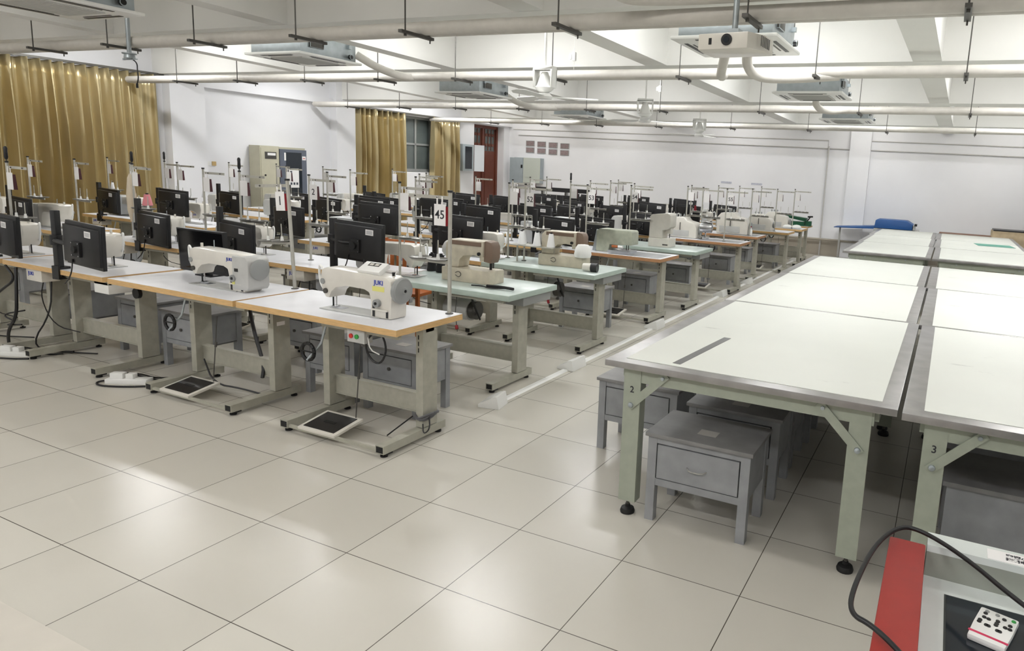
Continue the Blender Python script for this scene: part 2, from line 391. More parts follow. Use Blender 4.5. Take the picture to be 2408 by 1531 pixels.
# ---------------------------------------------------------------- sewing tables
TZ = .83
def make_table(style, L, D=.66, post=(-.19, .70), extras=True):
    edge, top = {'wood': (wood_m, lam_m), 'brown': (wood2_m, lam_m), 'mint': (mint_m, mint_t)}[style]
    t = thing('sewing_table', '', 'table')
    h = L / 2; c = .0
    th = .042 if style != 'mint' else .05
    if style == 'mint':
        MB().box((-h, 0, TZ - th), (h, D, TZ), edge, top).build('tabletop', t, bevel=.007)
    else:
        MB().box((-h, 0, TZ - th), (h, D, TZ), edge, top).box((-h + .002, .002, TZ), (h - .002, D - .002, TZ + .0015), top).build('tabletop', t)
    for s_, x in zip((-1, 1), post):
        m = MB().box((x - .03, .27, .09), (x + .03, .275, TZ - th), green_leg).box((x - .03, .275, .09), (x - .026, .41, TZ - th), green_leg)
        m.box((x + .026, .275, .09), (x + .03, .41, TZ - th), green_leg).box((x - .03, .41, .09), (x + .03, .415, TZ - th), green_leg)
        for k in range(3): m.box((x - .012, .2685, .62 + k * .045), (x - .004, .27, .65 + k * .045), black2)
        m.build('post', t)
        f = MB().prism([(-.1, .03), (-.1, .085), (.5, .085), (.5, .03)], x - .035, x + .035, green_leg, 'x')
        f.box((x - .028, -.1015, .037), (x + .028, -.1, .078), black2)
        f.box((x - .036, -.08, .02), (x + .036, -.02, .03), black2)
        f.build('foot', t)
        for y in (-.06, .46):
            MB().cyl((x, y, 0), (x, y, .012), .024, black2, n=10).cyl((x, y, .012), (x, y, .03), .008, black2, n=8).build('leveller', t)
    MB().box((post[0] + .03, .33, .17), (post[1] - .03, .37, .31), green_leg).box((post[0] + .03, .322, .17), (post[1] - .03, .33, .178), green_leg).box((post[0] + .03, .322, .302), (post[1] - .03, .33, .31), green_leg).build('crossbeam', t)
    MB().box((-.30 + post[1] - .35, .04, TZ - th - .03), (post[1] + .03, .07, TZ - th), green_leg).box((post[0] - .03, .3, TZ - th - .03), (post[1] + .03, .38, TZ - th), green_leg).build('top_bracket', t)
    if extras:
        MB().box((post[0] + .035, -.09, .035), (post[1] - .035, -.07, .055), green_leg).build('treadle_bar', t)
        T = Matrix.Translation((post[0] + .3, .02, .085)) @ Matrix.Rotation(.16, 4, 'X')
        p = MB(T).box((-.17, -.12, -.02), (.17, .14, 0), cream_m).build('treadle', t, bevel=.004)
        MB(T).box((-.14, -.095, .0), (.14, .115, .004), black_m).box((-.05, -.005, .004), (.05, .02, .006), black2).build('treadle_mat', p)
        MB().cyl((post[0] + .42, .14, .11), (post[0] + .41, .2, .62), .004, dark_st, n=6).cyl((post[0] + .414, .175, .38), (post[0] + .413, .181, .42), .009, dark_st, n=6).build('treadle_rod', t)
        MB().box((-.22, .12, TZ - th - .035), (.34, .44, TZ - th), grey_pl).build('oil_pan', t)
        k = MB().tube([(post[0] + .2, .1, TZ - th - .03), (post[0] + .17, .08, .62), (post[0] + .1, .02, .5)], .008, galv, 6)
        for i in range(12):
            a, b2 = 2 * PI * i / 12, 2 * PI * (i + 1) / 12
            k.cyl((post[0] + .1 + .06 * math.cos(a), .03, .56 + .06 * math.sin(a)), (post[0] + .1 + .06 * math.cos(b2), .03, .56 + .06 * math.sin(b2)), .012, black2, n=6)
        k.cyl((post[0] + .04, .03, .56), (post[0] + .16, .03, .56), .006, black2, n=6)
        k.build('knee_lift', t)
    return t
def add_switch(t, x=.3, y=.03):
    s_ = MB().box((x, y, .69), (x + .15, y + .07, .775), grey_en).build('switch_box', t)
    MB().cyl((x + .035, y - .008, .732), (x + .035, y, .732), .016, red_b).build('stop_button', s_)
    MB().cyl((x + .085, y - .008, .732), (x + .085, y, .732), .016, grn_b).build('start_button', s_)
def add_ctrl(t, x, txt=True):
    s_ = MB().box((x, .02, .68), (x + .24, .16, .785), cream_m).build('control_box', t, bevel=.006)
    if txt: text('lettering', 'JUKI', .045, blue_ink, s_, (x + .08, .0185, .745), FACE_Y)
    MB().tube([(x + .22, .1, .68), (x + .25, .06, .4), (x + .02, .0, .1), (x + .1, .1, .02), (x + .45, .3, .012)], .007, cable_m, 6, 2).tube([(x + .1, .1, .68), (x + .02, .1, .5), (x + .1, .15, .25), (x + .3, .25, .2)], .005, cable_m, 6, 2).build('power_cable', t)

A_t = make_table('wood', 1.5, post=(-.17, .70)); add_switch(A_t)
k = MB()
for q in range(3): k.tube([(.70 + .055 * math.cos(a) + .004 * q, .34 + .095 * math.sin(a), .16 + .008 * q + .012 * math.sin(a * 2 + q)) for a in [2 * PI * i / 16 for i in range(17)]], .008, M('grey_cable', (92, 92, 94), .5), 6)
k.tube([(.66, .25, .17), (.6, .16, .1), (.57, .1, .06)], .005, cable_m, 6, 1).tube([(.76, .3, .17), (.8, .26, .1), (.76, .24, .06), (.73, .27, .12)], .005, cable_m, 6, 2)
k.build('cable_coil', A_t)
MB().tube([(.5, .1, .785), (.42, .06, .7), (.44, .08, .58), (.54, .08, .55), (.58, .1, .66), (.52, .1, .785)], .007, cable_m, 6, 2).tube([(.45, .06, .73), (.5, .03, .66), (.55, .06, .63)], .004, white_pl, 6, 1).build('power_cable', A_t)
tag(A_t, 'wood-edged sewing table, front row, first left of the aisle'); A_t.location = (1.63, 1.0, 0)
B_t = make_table('wood', 1.5, post=(-.13, .79)); B_t.location = (.095, 1.0, 0)
MB().box((.8505 - .03, .2, .5), (.852 - .03, .27, .53), paper).build('nameplate', B_t, loc=(0, .1, .1))
MB().tube([(.3, .45, .78), (.42, .4, .5), (.6, .35, .25), (.64, .3, .16)], .014, cable_m, 6, 2).tube([(-.05, .3, .2), (.2, .2, .06), (.4, .3, .03), (.76, .3, .02)], .007, cable_m, 6, 2).build('power_cable', B_t)
tag(B_t, 'wood-edged sewing table, front row, second left of the aisle')
C_t = make_table('wood', 1.5, post=(-.25, .72), extras=False); C_t.location = (-1.475, 1.0, 0); add_ctrl(C_t, -.42)
MB().box((.55, .04, .68), (.75, .3, .785), white_pl).build('drawer', C_t, bevel=.01)
MB().cyl((.83, .2, .68), (.83, .23, .68), .045, black2, n=16).build('hand_wheel', C_t)
tag(C_t, 'wood-edged sewing table, front row, third left of the aisle, with monitor clamped to it')
D_t = make_table('wood', 1.5, post=(.0, .93), extras=False); D_t.location = (-3.03, 1.0, 0); add_ctrl(D_t, .1, False)
MB().tube([(1.02, .0, .78), (1.08, -.04, .55), (1.07, -.05, .35), (.92, -.06, .2), (.78, .0, .012)], .014, cable_m, 6, 2).tube([(.85, .0, .78), (1.05, -.02, .68), (.8, -.03, .55), (.72, -.03, .5)], .011, cable_m, 6, 2).tube([(1.1, .0, .4), (.8, -.05, .33), (1.1, -.06, .3), (.85, -.05, .24), (1.12, -.04, .28)], .007, cable_m, 6, 2).build('cable_bundle', D_t)
tag(D_t, 'wood-edged sewing table, front row, partly cut by the left picture edge')
for t in (A_t, B_t, C_t, D_t): t['group'] = 'sewing tables in rows'

LEN = 1.42
w_full = make_table('wood', LEN, post=(-.24, .62)); add_ctrl(w_full, -.5, True)
w_end = make_table('wood', LEN, post=(-.24, .62), extras=True)
m_end = make_table('mint', LEN, D=.78, post=(-.3, .60), extras=False)
mo = MB().cyl((-.32, .45, .55), (.0, .45, .55), .1, grey_en, n=16).cyl((.0, .45, .55), (.06, .45, .55), .085, dark_st, n=16).box((-.26, .4, .64), (-.14, .5, .74), grey_en).tube([(.05, .45, .55), (.14, .4, .45), (.1, .3, .7)], .01, cable_m, 6, 2)
mo.build('motor', m_end)
MB().box((.36, .25, .70), (.69, .7, .78), grey_pl).build('drawer', m_end, bevel=.008)
MB().tube([(.1, .1, .78), (.12, .05, .6), (.17, .02, .45)], .004, dark_st, 6).cyl((.15, .03, .5), (.165, .02, .47), .014, red_tag, n=6).build('thread_wire', m_end)
b_end = make_table('brown', LEN, post=(-.26, .6), extras=True)
MB().box((-.05, .05, TZ), (.66, .5, TZ + .004), steel_bed).build('metal_plate', b_end)
PT = {k: Proto(v) for k, v in dict(wood=w_full, woodend=w_end, mint=m_end, brown=b_end).items()}
RY = [1.0, 2.44, 3.96, 5.74, 6.91, 8.66, 10.27, 11.87, 13.15, 14.4]
RX = [2.37, 2.24, 2.24, 2.24, 2.30, 2.44, 2.31, 2.53, 2.56, 2.45]
END = [None, 'mint', 'mint', 'brown', 'mint', 'brown', 'brown', 'woodend', 'woodend', 'woodend']
DESC = {'mint': 'mint green sewing table', 'brown': 'brown-edged sewing table', 'wood': 'wood-edged sewing table', 'woodend': 'wood-edged sewing table'}
TABX = {}    # (row, col) -> centre x
for r in range(1, 10):
    for c in range(4):
        if r == 2 and c == 3: continue
        x = RX[r] - LEN / 2 - c * (LEN + .004)
        st = END[r] if c == 0 else 'wood'
        if c == 3 and r > 6: continue
        TABX[(r, c)] = x
        PT[st].put((x, RY[r], 0), 0, '%s, %s row, %s left of the aisle' % (DESC[st], ORD[r], POS[c]), 'sewing tables in rows')
    if r <= 6:
        xr = -3.85 if r == 2 else -4.2
        for c in range(2):
            x = xr - LEN / 2 - c * (LEN + .004)
            TABX[(r, 4 + c)] = x
            PT['wood'].put((x, RY[r], 0), 0, 'wood-edged sewing table, %s row of the block by the curtain wall, %s' % (ORD[r], ['right-hand', 'next to the wall'][c]), 'sewing tables in rows')

# ---------------------------------------------------------------- sewing machines
SIL = [(.09, 0), (.1, .2), (.09, .262), (.05, .285), (-.1, .292), (-.35, .30), (-.5, .30), (-.545, .285), (-.56, .21), (-.54, .13), (-.51, .085), (-.475, .085), (-.455, .13), (-.41, .165), (-.32, .185), (-.15, .182), (-.105, .165), (-.09, .11), (-.09, 0)]
def make_machine(kind):
    t = thing('sewing_machine', '', 'sewing machine')
    body = cream_m
    MB().prism(SIL, -.075, .075, body).build('body', t, bevel=.016)
    MB().box((-.56, -.085, .0015), (-.0, .085, .006), grey_en).box((-.52, -.03, .006), (-.4, .03, .008), steel_bed).build('bed_plate', t)
    n = MB().cyl((-.515, 0, .012), (-.515, 0, .1), .006, black_m, n=8).cyl((-.485, 0, .02), (-.485, 0, .1), .005, chrome, n=8).box((-.52, -.015, .008), (-.48, .03, .016), chrome)
    n.build('needle_bar', t)
    MB().tube([(-.54, -.06, .28), (-.585, -.05, .315), (-.605, -.04, .25), (-.59, -.04, .17), (-.55, -.05, .14)], .008, white_pl, 8, 2).cyl((-.53, -.082, .2), (-.53, -.075, .2), .02, grey_pl).cyl((-.5, -.088, .135), (-.5, -.075, .135), .018, dark_st).build('thread_guard', t)
    d = MB().cyl((-.02, -.1, .105), (-.02, -.074, .105), .028, grey_pl, n=16).cyl((-.02, -.106, .105), (-.02, -.1, .105), .01, black_m).build('stitch_dial', t)
    MB().box((-.07, -.09, .055), (.07, -.076, .066), cream_m).box((-.07, -.078, .01), (-.05, -.074, .1), black_m).box((.05, -.078, .01), (.068, -.074, .06), black_m).build('reverse_lever', t)
    text('lettering', 'JUKI', .044 if kind == 'servo' else .034, blue_ink, t, (-.015 if kind == 'servo' else -.075, -.0765, .243), FACE_Y)
    if kind == 'servo':
        MB().lathe([(.085, 0), (.09, .012), (.09, .03), (.082, .04), (.03, .042), (.02, .05)], grey_pl, (.098, 0, .195), (1, 0, 0), 28).cyl((.148, 0, .195), (.151, 0, .195), .01, black_m).build('hand_wheel', t)
        MB().box((-.07, -.0775, .185), (.035, -.075, .218), yellow_s).build('sticker', t)
        T = Matrix.Translation((-.12, .0, .31)) @ Matrix.Rotation(.5, 4, 'X')
        p = MB(T).box((-.1, -.06, 0), (.1, .05, .035), white_pl).build('control_panel', t, bevel=.008)
        MB(T).box((-.05, .0, .035), (.05, .035, .0365), dark_st).box((-.04, .007, .0365), (-.008, .028, .037), cream_m).box((.008, .007, .0365), (.04, .028, .037), cream_m).build('display', p)
        MB().cyl((-.25, .02, .29), (-.25, .03, .37), .004, black_m, n=6).build('spool_pin', t)
        MB().cyl((.03, .02, .28), (.03, .02, .31), .012, black_m).cyl((.035, .02, .28), (.06, .02, .33), .004, white_pl, n=6).build('bobbin_winder', t)
    else:
        MB().prism([(-.03, .02), (.13, 0.02), (.15, .05), (.15, .25), (.12, .28), (-.03, .28)], -.09, .095, grey_en).build('motor_housing', t, bevel=.012) if kind == 'std' else MB().box((-.2, -.1, .02), (.2, .1, .31), M('silver_housing', (184, 186, 186), .4, .2, var=.1, scale=6)).build('motor_housing', t, bevel=.02)
        MB().lathe([(.075, 0), (.08, .01), (.08, .022), (.07, .03), (.02, .032)], grey_pl, (.15 if kind == 'std' else .2, 0, .18), (1, 0, 0), 24).build('hand_wheel', t)
        MB().box((.0, -.093, .16), (.04, -.09, .185), black_m).box((-.03, -.093, .06), (-.0, -.0905, .12), yellow_s).build('sticker', t)
        MB().cyl((-.38, .02, .295), (-.38, .02, .36), .004, galv, n=6).build('spool_pin', t)
        MB().cyl((-.5, .0, .295), (-.5, 0, .33), .01, cream_m, n=8).build('oil_cap', t)
    return t
servo = make_machine('servo'); tag(servo, 'new cream sewing machine with round hand wheel, front row table nearest the aisle', group='sewing machines on the tables')
servo.location = (2.06, 1.27, TZ + .0015)
std = Proto(make_machine('std')); rear = Proto(make_machine('rear'))
std.put((.56, 1.32, TZ + .0015), 0, 'cream sewing machine with grey motor housing, second table of the front row', 'sewing machines on the tables')
std.put((-1.7, 1.35, TZ + .0015), PI, 'sewing machine facing away, front row, behind the monitor', 'sewing machines on the tables')
std.put((-2.9, 1.3, TZ + .0015), PI, 'sewing machine facing away, front row, at the left picture edge', 'sewing machines on the tables')
MXY = []
for (r, c), x in TABX.items():
    if c == 0: continue
    if (r, c) in ((1, 3),): pass
    nm = '%s table of the %s row' % (POS[c], ORD[r]) if c < 4 else '%s table, %s row by the curtain wall' % (['right-hand', 'wall-side'][c - 4], ORD[r])
    XM = {(1, 1): .5, (2, 1): .3, (3, 1): .22}
    MXY.append((r, XM.get((r, c), x - .18)))
    (rear if (r, c) in ((2, 1), (3, 1), (1, 3), (2, 2), (4, 1), (5, 2), (2, 5)) else std).put((XM.get((r, c), x - .18 + random.uniform(-.06, .06)), RY[r] + .3 + random.uniform(-.03, .03), TZ + .0015), PI + random.uniform(-.05, .05),
            'sewing machine facing away with grey housing, %s' % nm, 'sewing machines on the tables')

# special machines on the tables beside the aisle
def post_machine(label, loc, rz, aged=cream2):
    t = thing('heavy_sewing_machine', label, 'sewing machine', loc, rz)
    MB().box((-.42, -.11, 0), (.12, .11, .125), aged).build('base', t, bevel=.01)
    MB().prism([(-.4, .125), (-.4, .34), (-.36, .38), (.02, .385), (.02, .24), (-.1, .25), (-.2, .235), (-.24, .2), (-.25, .125)], -.08, .08, aged).build('body', t, bevel=.014)
    MB().box((-.34, -.085, .335), (.0, -.06, .372), M('brown_trim', (120, 100, 84), .5)).build('cover_strip', t)
    h = MB().prism([(.0, .2), (.0, .37), (.03, .39), (.09, .38), (.11, .34), (.11, .24), (.09, .19)], -.06, .06, M('brown_trim', (120, 100, 84), .5)).build('head', t, bevel=.01)
    MB().box((-.03, -.065, .2), (.02, .065, .375), aged).build('head_plate', t, bevel=.01)
    MB().cyl((.05, 0, .125), (.05, 0, .2), .012, black_m).cyl((.07, .01, .14), (.07, .01, .2), .008, dark_st).build('needle_bar', t)
    MB().lathe([(.07, 0), (.075, .01), (.075, .04), (.03, .05)], grey_en, (-.4, 0, .28), (-1, 0, 0), 20).build('hand_wheel', t)
    MB().tube([(-.26, -.112, .08), (-.22, -.115, .1), (-.19, -.112, .07), (-.22, -.115, .04), (-.26, -.112, .06)], .003, dark_st, 6, 2).cyl((-.02, -.095, .27), (-.02, -.08, .27), .016, black_m).build('tension_spring', t)
    return t
post_machine('beige post-bed sewing machine on the mint table, second row', (1.70, 2.86, TZ), 0)
t3 = post_machine('beige post-bed sewing machine with white cloth, mint table of the third row', (1.79, 4.38, TZ), .04)
c = MB(Matrix.Translation((1.84, 4.36, TZ)))
c.lathe([(.09, .0), (.1, .03), (.085, .1), (.06, .135), (.02, .14)], M('white_cloth', (236, 236, 232), .9, bump=.4, scale=14), (.06, -.04, .125), (0, 0, 1), 10)
tag(c.build('cloth'), 'crumpled white cloth on the bed of the third-row machine', 'cloth')
def box_machine():
    t = thing('buttonhole_machine', 'green-grey box-shaped buttonhole machine on the brown-edged table, fourth row', 'sewing machine', (1.52, 6.05, TZ + .004))
    MB().prism([(-.3, 0), (-.3, .27), (-.26, .3), (.2, .3), (.22, .28), (.22, .11), (-.1, .1), (-.12, 0)], -.11, .11, greeny).build('body', t, bevel=.01)
    MB().box((-.12, -.12, 0), (.2, .12, .03), steel_bed).cyl((.04, 0, .03), (.04, 0, .034), .08, chrome, n=24).build('bed_plate', t)
    MB().cyl((.1, 0, .035), (.1, 0, .12), .006, black_m).cyl((.13, .0, .035), (.13, 0, .12), .006, dark_st).build('needle_bar', t)
    MB().prism([(-.36, .0), (-.31, .0), (-.27, .27), (-.31, .28)], -.1, .1, galv).build('side_cover', t)
    MB().cyl((-.06, -.112, .08), (.02, -.112, .08), .018, orange_ch).cyl((.03, -.112, .08), (.1, -.112, .08), .018, white_pl).build('spool', t)
box_machine()
def block_machine():
    t = thing('bar_tack_machine', 'tall white block-shaped bar tack machine on the mint table, fifth row', 'sewing machine', (1.64, 7.25, TZ)); t.scale = (.82, .9, 1)
    MB().box((-.2, -.16, 0), (.2, .16, .13), cream_m).build('base', t, bevel=.012)
    MB().prism([(-.2, .13), (-.2, .44), (-.16, .47), (.14, .5), (.2, .47), (.2, .3), (.14, .26), (.05, .25), (.05, .13)], -.14, .14, cream_m).build('body', t, bevel=.015)
    MB().box((.1, -.06, .2), (.18, .06, .28), cream_m).cyl((.14, 0, .13), (.14, 0, .2), .008, dark_st).build('needle_head', t, bevel=.01)
    MB().box((.08, -.162, .03), (.18, -.16, .05), dark_st).build('sticker', t)
block_machine()
def lock_machine(label, loc, rz=0., k=1.):
    t = thing('overlock_machine', label, 'sewing machine', loc, rz); t.scale = (k, k, k)
    MB().prism([(-.2, 0), (-.2, .2), (-.15, .26), (.02, .27), (.06, .22), (.16, .2), (.2, .14), (.2, 0)], -.12, .12, cream_m).build('body', t, bevel=.015)
    MB().box((-.16, -.13, .02), (.1, -.12, .1), grey_en).build('front_cover', t, bevel=.006)
    m = MB()
    for q in range(3): m.cyl((-.1 + q * .05, -.06, .26), (-.1 + q * .05, -.06, .31), .006, galv, n=8).cyl((-.1 + q * .05, -.06, .28), (-.1 + q * .05, -.06, .295), .014, grey_pl, n=10)
    m.build('thread_tension', t)
    MB().lathe([(.05, 0), (.055, .01), (.055, .03), (.02, .04)], grey_pl, (.2, 0, .1), (1, 0, 0), 16).build('hand_wheel', t)
    MB().cyl((-.02, -.14, .1), (-.02, -.14, .2), .006, dark_st).build('needle_bar', t)
    return t
lock_machine('white sewing machine with draped cloth on the brown-edged table, sixth row', (1.35, 9.0, TZ + .004), 0, 1.3)
tl_ = MB(Matrix.Translation((1.72, 9.0, TZ + .004)))
tl_.cyl((0, 0, 0), (0, 0, .03), .07, chrome, n=16).cyl((0, 0, .03), (.02, 0, .2), .012, chrome).lathe([(.005, -.12), (.09, -.1), (.1, 0), (.09, .1), (.005, .12)], chrome, (.02, -.02, .2), (1, .2, 0), 16)
tag(tl_.build('polished_lamp_head'), 'polished metal fitting standing on the brown-edged table, sixth row', 'fitting')
lock_machine('large cream sewing machine on the brown-edged table, seventh row', (1.75, 10.6, TZ + .004), .1, 1.5)
lock_machine('cream overlock machine on the eighth-row table beside the aisle', (1.9, 12.15, TZ + .0015), 0, 1.25)
lock_machine('cream overlock machine on the ninth-row table beside the aisle', (1.95, 13.4, TZ + .0015), 0, 1.3)
# ironing press seen at the far end
t = thing('steam_press', 'green steam press at the far end of the sewing rows', 'press', (2.1, 14.6, TZ + .0015))
MB().box((-.25, -.12, .0), (.25, .12, .1), green_p, white_pl).build('lower_plate', t)
MB(Matrix.Rotation(.16, 4, 'Y')).prism([(-.25, .15), (-.25, .2), (.25, .23), (.25, .15)], -.12, .12, green_p).build('upper_plate', t)
MB().box((.26, -.05, 0), (.4, .05, .12), green_p).cyl((.3, 0, .12), (.36, 0, .22), .014, black_m).cyl((.3, 0, .22), (.42, 0, .23), .02, black_m).build('handle', t)

# ---------------------------------------------------------------- monitors on clamp poles
def make_monitor(dz, off=.1, yaw=0.):
    t = thing('monitor', '', 'monitor')
    MB().box((-.028, -.018, 0), (.028, .028, .50), black_m).build('pole', t, bevel=.004)
    MB().box((-.04, -.03, -.075), (.04, -.012, .03), black_m).box((-.04, -.03, -.085), (.04, .04, -.07), black_m).box((-.04, -.02, 0), (.04, .07, .02), black_m).cyl((0, .015, -.07), (0, .015, -.04), .012, dark_st, n=8).build('clamp', t)
    T = Matrix.Translation((off, -.05, dz)) @ Matrix.Rotation(yaw, 4, 'Z') @ Matrix.Rotation(.03, 4, 'Y')
    MB().cyl((0, 0, dz - .05), (0, 0, dz + .03), .045, black_m, n=16).tube([(0, -.02, dz - .01), (off + .14, -.1, dz - .02), (off + .28, -.07, dz - .02)], .018, black_m, 8).build('arm', t)
    p = MB(T).box((0, 0, -.18), (.56, .03, .18), black_m).prism([(0, -.02), (0, 0), (.56, 0), (.56, -.02), (.5, -.045), (.06, -.045)], -.15, .15, black_m, 'z').build('screen_back', t, bevel=.004)
    m = MB(T).box((.22, -.062, -.09), (.34, -.045, .03), black2).cyl((.28, -.05, -.03), (.28, -.08, -.03), .03, black2)
    for a in (.23, .33):
        for b_ in (-.08, .02): m.cyl((a, -.067, b_), (a, -.05, b_), .006, chrome, n=6)
    m.build('mount_plate', p)
    MB(T).box((.40, -.0475, .08), (.49, -.0445, .13), paper).box((.41, -.0479, .087), (.48, -.0475, .122), M('label_print', (190, 190, 190), .6)).build('asset_label', p)
    MB(T).box((.01, .03, -.165), (.55, .0315, .17), blackgl).build('screen', p)
    MB(T).tube([(.2, -.05, -.12), (.18, -.05, -.22), (.1, -.04, -.3), (-.02, -.02, -.36)], .005, cable_m, 6, 2).build('video_cable', p)
    return t
MV = [Proto(make_monitor(dz, .1, yw)) for dz, yw in ((.25, -.12), (.32, .04), (.38, .0), (.20, -.06))]
M2 = Proto(make_monitor(.26, .2, -.16))
# row, centre of the screen x, z of its top edge
MON = [(0, -.86, 1.27), (1, .63, 1.31), (1, -2.32, 1.2), (1, -.96, 1.2), (2, -.66, 1.38), (2, .55, 1.33), (2, -2.1, 1.24), (3, -3.4, 1.28),
       (1, -4.94, 1.2), (2, -5.86, 1.24), (2, -4.43, 1.3), (3, -5.7, 1.2), (4, -5.4, 1.2), (5, -5.3, 1.21), (3, -2.5, 1.33), (3, -1.3, 1.4), (3, -.45, 1.31),
       (4, -2.0, 1.33), (5, -3.0, 1.32), (5, -2.1, 1.32), (3, .75, 1.28), (4, -.35, 1.31), (5, -.7, 1.24), (6, -.68, 1.2), (4, .75, 1.2), (6, .2, 1.33),
       (5, .72, 1.22), (6, -2.3, 1.33), (6, -1.5, 1.26), (7, -.7, 1.25), (7, .4, 1.28), (8, -.2, 1.3), (8, .8, 1.28), (4, -3.3, 1.25), (7, -2.0, 1.3), (8, -1.4, 1.32)]
MB_ = {}
cnt = {}
MON.sort(key=lambda m: (m[0], -m[1]))
for r, x, zt in MON:
    cnt[r] = cnt.get(r, 0) + 1
    dz = zt - .18 - TZ
    k = min(range(4), key=lambda i: abs((.25, .32, .38, .20)[i] - dz))
    px = x - .38
    who = 'black monitor back on clamp pole, %s row, %s from the right' % (ORD[r], ['first', 'second', 'third', 'fourth', 'fifth', 'sixth', 'seventh'][cnt[r] - 1])
    if (r, x) == (0, -.86): who = 'black monitor with white label clamped to the front row table'
    (MV[k] if r else M2).put((px if r else -1.36, RY[r] + .012, TZ + .0015), random.uniform(-.06, .06) if r else .1, who, 'monitors on clamp poles')
t = thing('embroidery_machine', 'long black beamed embroidery machine on a pale base near the back wall', 'sewing machine', (-4.2, 12.9, 0))
MB().box((0, 0, 0), (1.55, .6, .8), grey_en).build('base', t)
MB().box((-.05, .1, 1.3), (1.55, .3, 1.4), black_m).build('upper_beam', t)
MB().box((-.05, .05, 1.08), (1.55, .25, 1.22), black_m).build('lower_beam', t)
for x in (.0, .7, 1.45): MB().box((x, .3, .8), (x + .06, .4, 1.38), grey_en).build('upright', t)
for x in (.2, .6, 1.0, 1.35): MB().box((x, .0, .9), (x + .08, .2, 1.1), cream_m).build('sewing_head', t)
MV[0].put((-2.44, 1.012, TZ + .0015), .05, 'black monitor cut off by the left picture edge, front row', 'monitors on clamp poles')
# the one monitor whose screen faces the camera
t = thing('monitor', 'black monitor with its dark screen toward the camera, behind the second front-row machine', 'monitor', (-.25, 1.55, TZ + .0015), .0)
MB(Matrix.Rotation(.06, 4, 'X')).box((-.3, -.02, .03), (.3, .02, .40), black_m).build('casing', t, bevel=.006)
MB(Matrix.Rotation(.06, 4, 'X')).box((-.285, -.0215, .06), (.285, -.02, .385), blackgl).build('screen', t)
MB().box((-.1, -.03, 0), (.1, .09, .012), black_m).box((-.03, .01, .0), (.03, .04, .2), black_m).build('stand', t)
# ---------------------------------------------------------------- thread stands
st_m = M('stand_metal', (188, 186, 176), .35, .3, var=.1, scale=20)
def make_stand(d=1, tool=False, thick=.011, H=.86, bright=False):
    t = thing('thread_stand', '', 'thread stand')
    MB().cyl((0, 0, 0), (0, 0, .006), .028, dark_st, n=12).cyl((0, 0, 0), (0, 0, H), thick, st_m, n=10).cyl((0, 0, H), (0, 0, H + .015), thick * 1.35, black_m, n=10).build('pole', t)
    MB().box((0, -.012, H - .05), (d * .36, -.006, H - .026), st_m).cyl((d * .1, -.02, H - .038), (d * .1, .0, H - .038), .006, dark_st, n=6).cyl((d * .3, -.02, H - .038), (d * .3, .0, H - .038), .006, dark_st, n=6).build('guide_arm', t)
    MB().box((0, -.01, .355), (d * .34, .0, .375), st_m).build('spool_arm', t)
    for x in (.1, .26):
        tr = MB().lathe([(.07, 0), (.082, .012), (.078, .013), (.066, .004)], M('tray_grey', (120, 118, 112), .4, .4), (d * x, -.005, .376), (0, 0, 1), 18).build('spool_tray', t)
        MB().cyl((d * x, -.005, .38), (d * x, -.005, .42), .014, white_pl, r1=.009, n=8).cyl((d * x, -.005, .42), (d * x, -.005, .52), .004, st_m, n=6).build('spool_pin', tr)
    cx = d * .075
    card = MB().box((cx - .05, -.019, H - .235), (cx + .05, -.0165, H - .085), paper).box((cx - .03, -.019, H - .085), (cx - .018, -.0165, H - .03), paper).box((cx + .014, -.019, H - .085), (cx + .026, -.0165, H - .03), paper)
    card.add([(cx + .051, -.017, H - .10), (cx + .051, -.017, H - .235), (cx + (.07 if bright else .056), .012, H - .235), (cx + .052, .004, H - .10)], [(0, 1, 2, 3)], red_tag if bright else M('dark_card_back', (70, 30, 36), .6))
    card.build('number_card', t)
    if tool:
        MB().cyl((.0, 0, H + .015), (.0, 0, H + .03), .006, dark_st, n=6).lathe([(.01, 0), (.016, .02), (.014, .07), (.016, .1), (.008, .115)], black_m, (0, 0, H + .03), (0, 0, 1), 10).build('screwdriver_handle', t)
    return t
def num(root, s, d=1, H=.86, size=.085):
    if s: text('number', s, size, ink, root, (d * .075, -.0195, H - .16), FACE_Y)
sA = make_stand(-1, thick=.014, bright=True); sA.location = (2.31, 1.6, TZ + .0015); tag(sA, 'thread stand with hanging number card 45 at the aisle end of the front row', group='thread stands on the tables'); num(sA, '45', -1)
sB = make_stand(-1, thick=.014, bright=True); sB.location = (.76, 1.6, TZ + .0015); sB.rotation_euler.y = -.06; tag(sB, 'thread stand with hanging number card 1 on the second front-row table', group='thread stands on the tables'); num(sB, '1', -1, size=.1)
SP = {False: Proto(make_stand(1)), True: Proto(make_stand(1, True))}
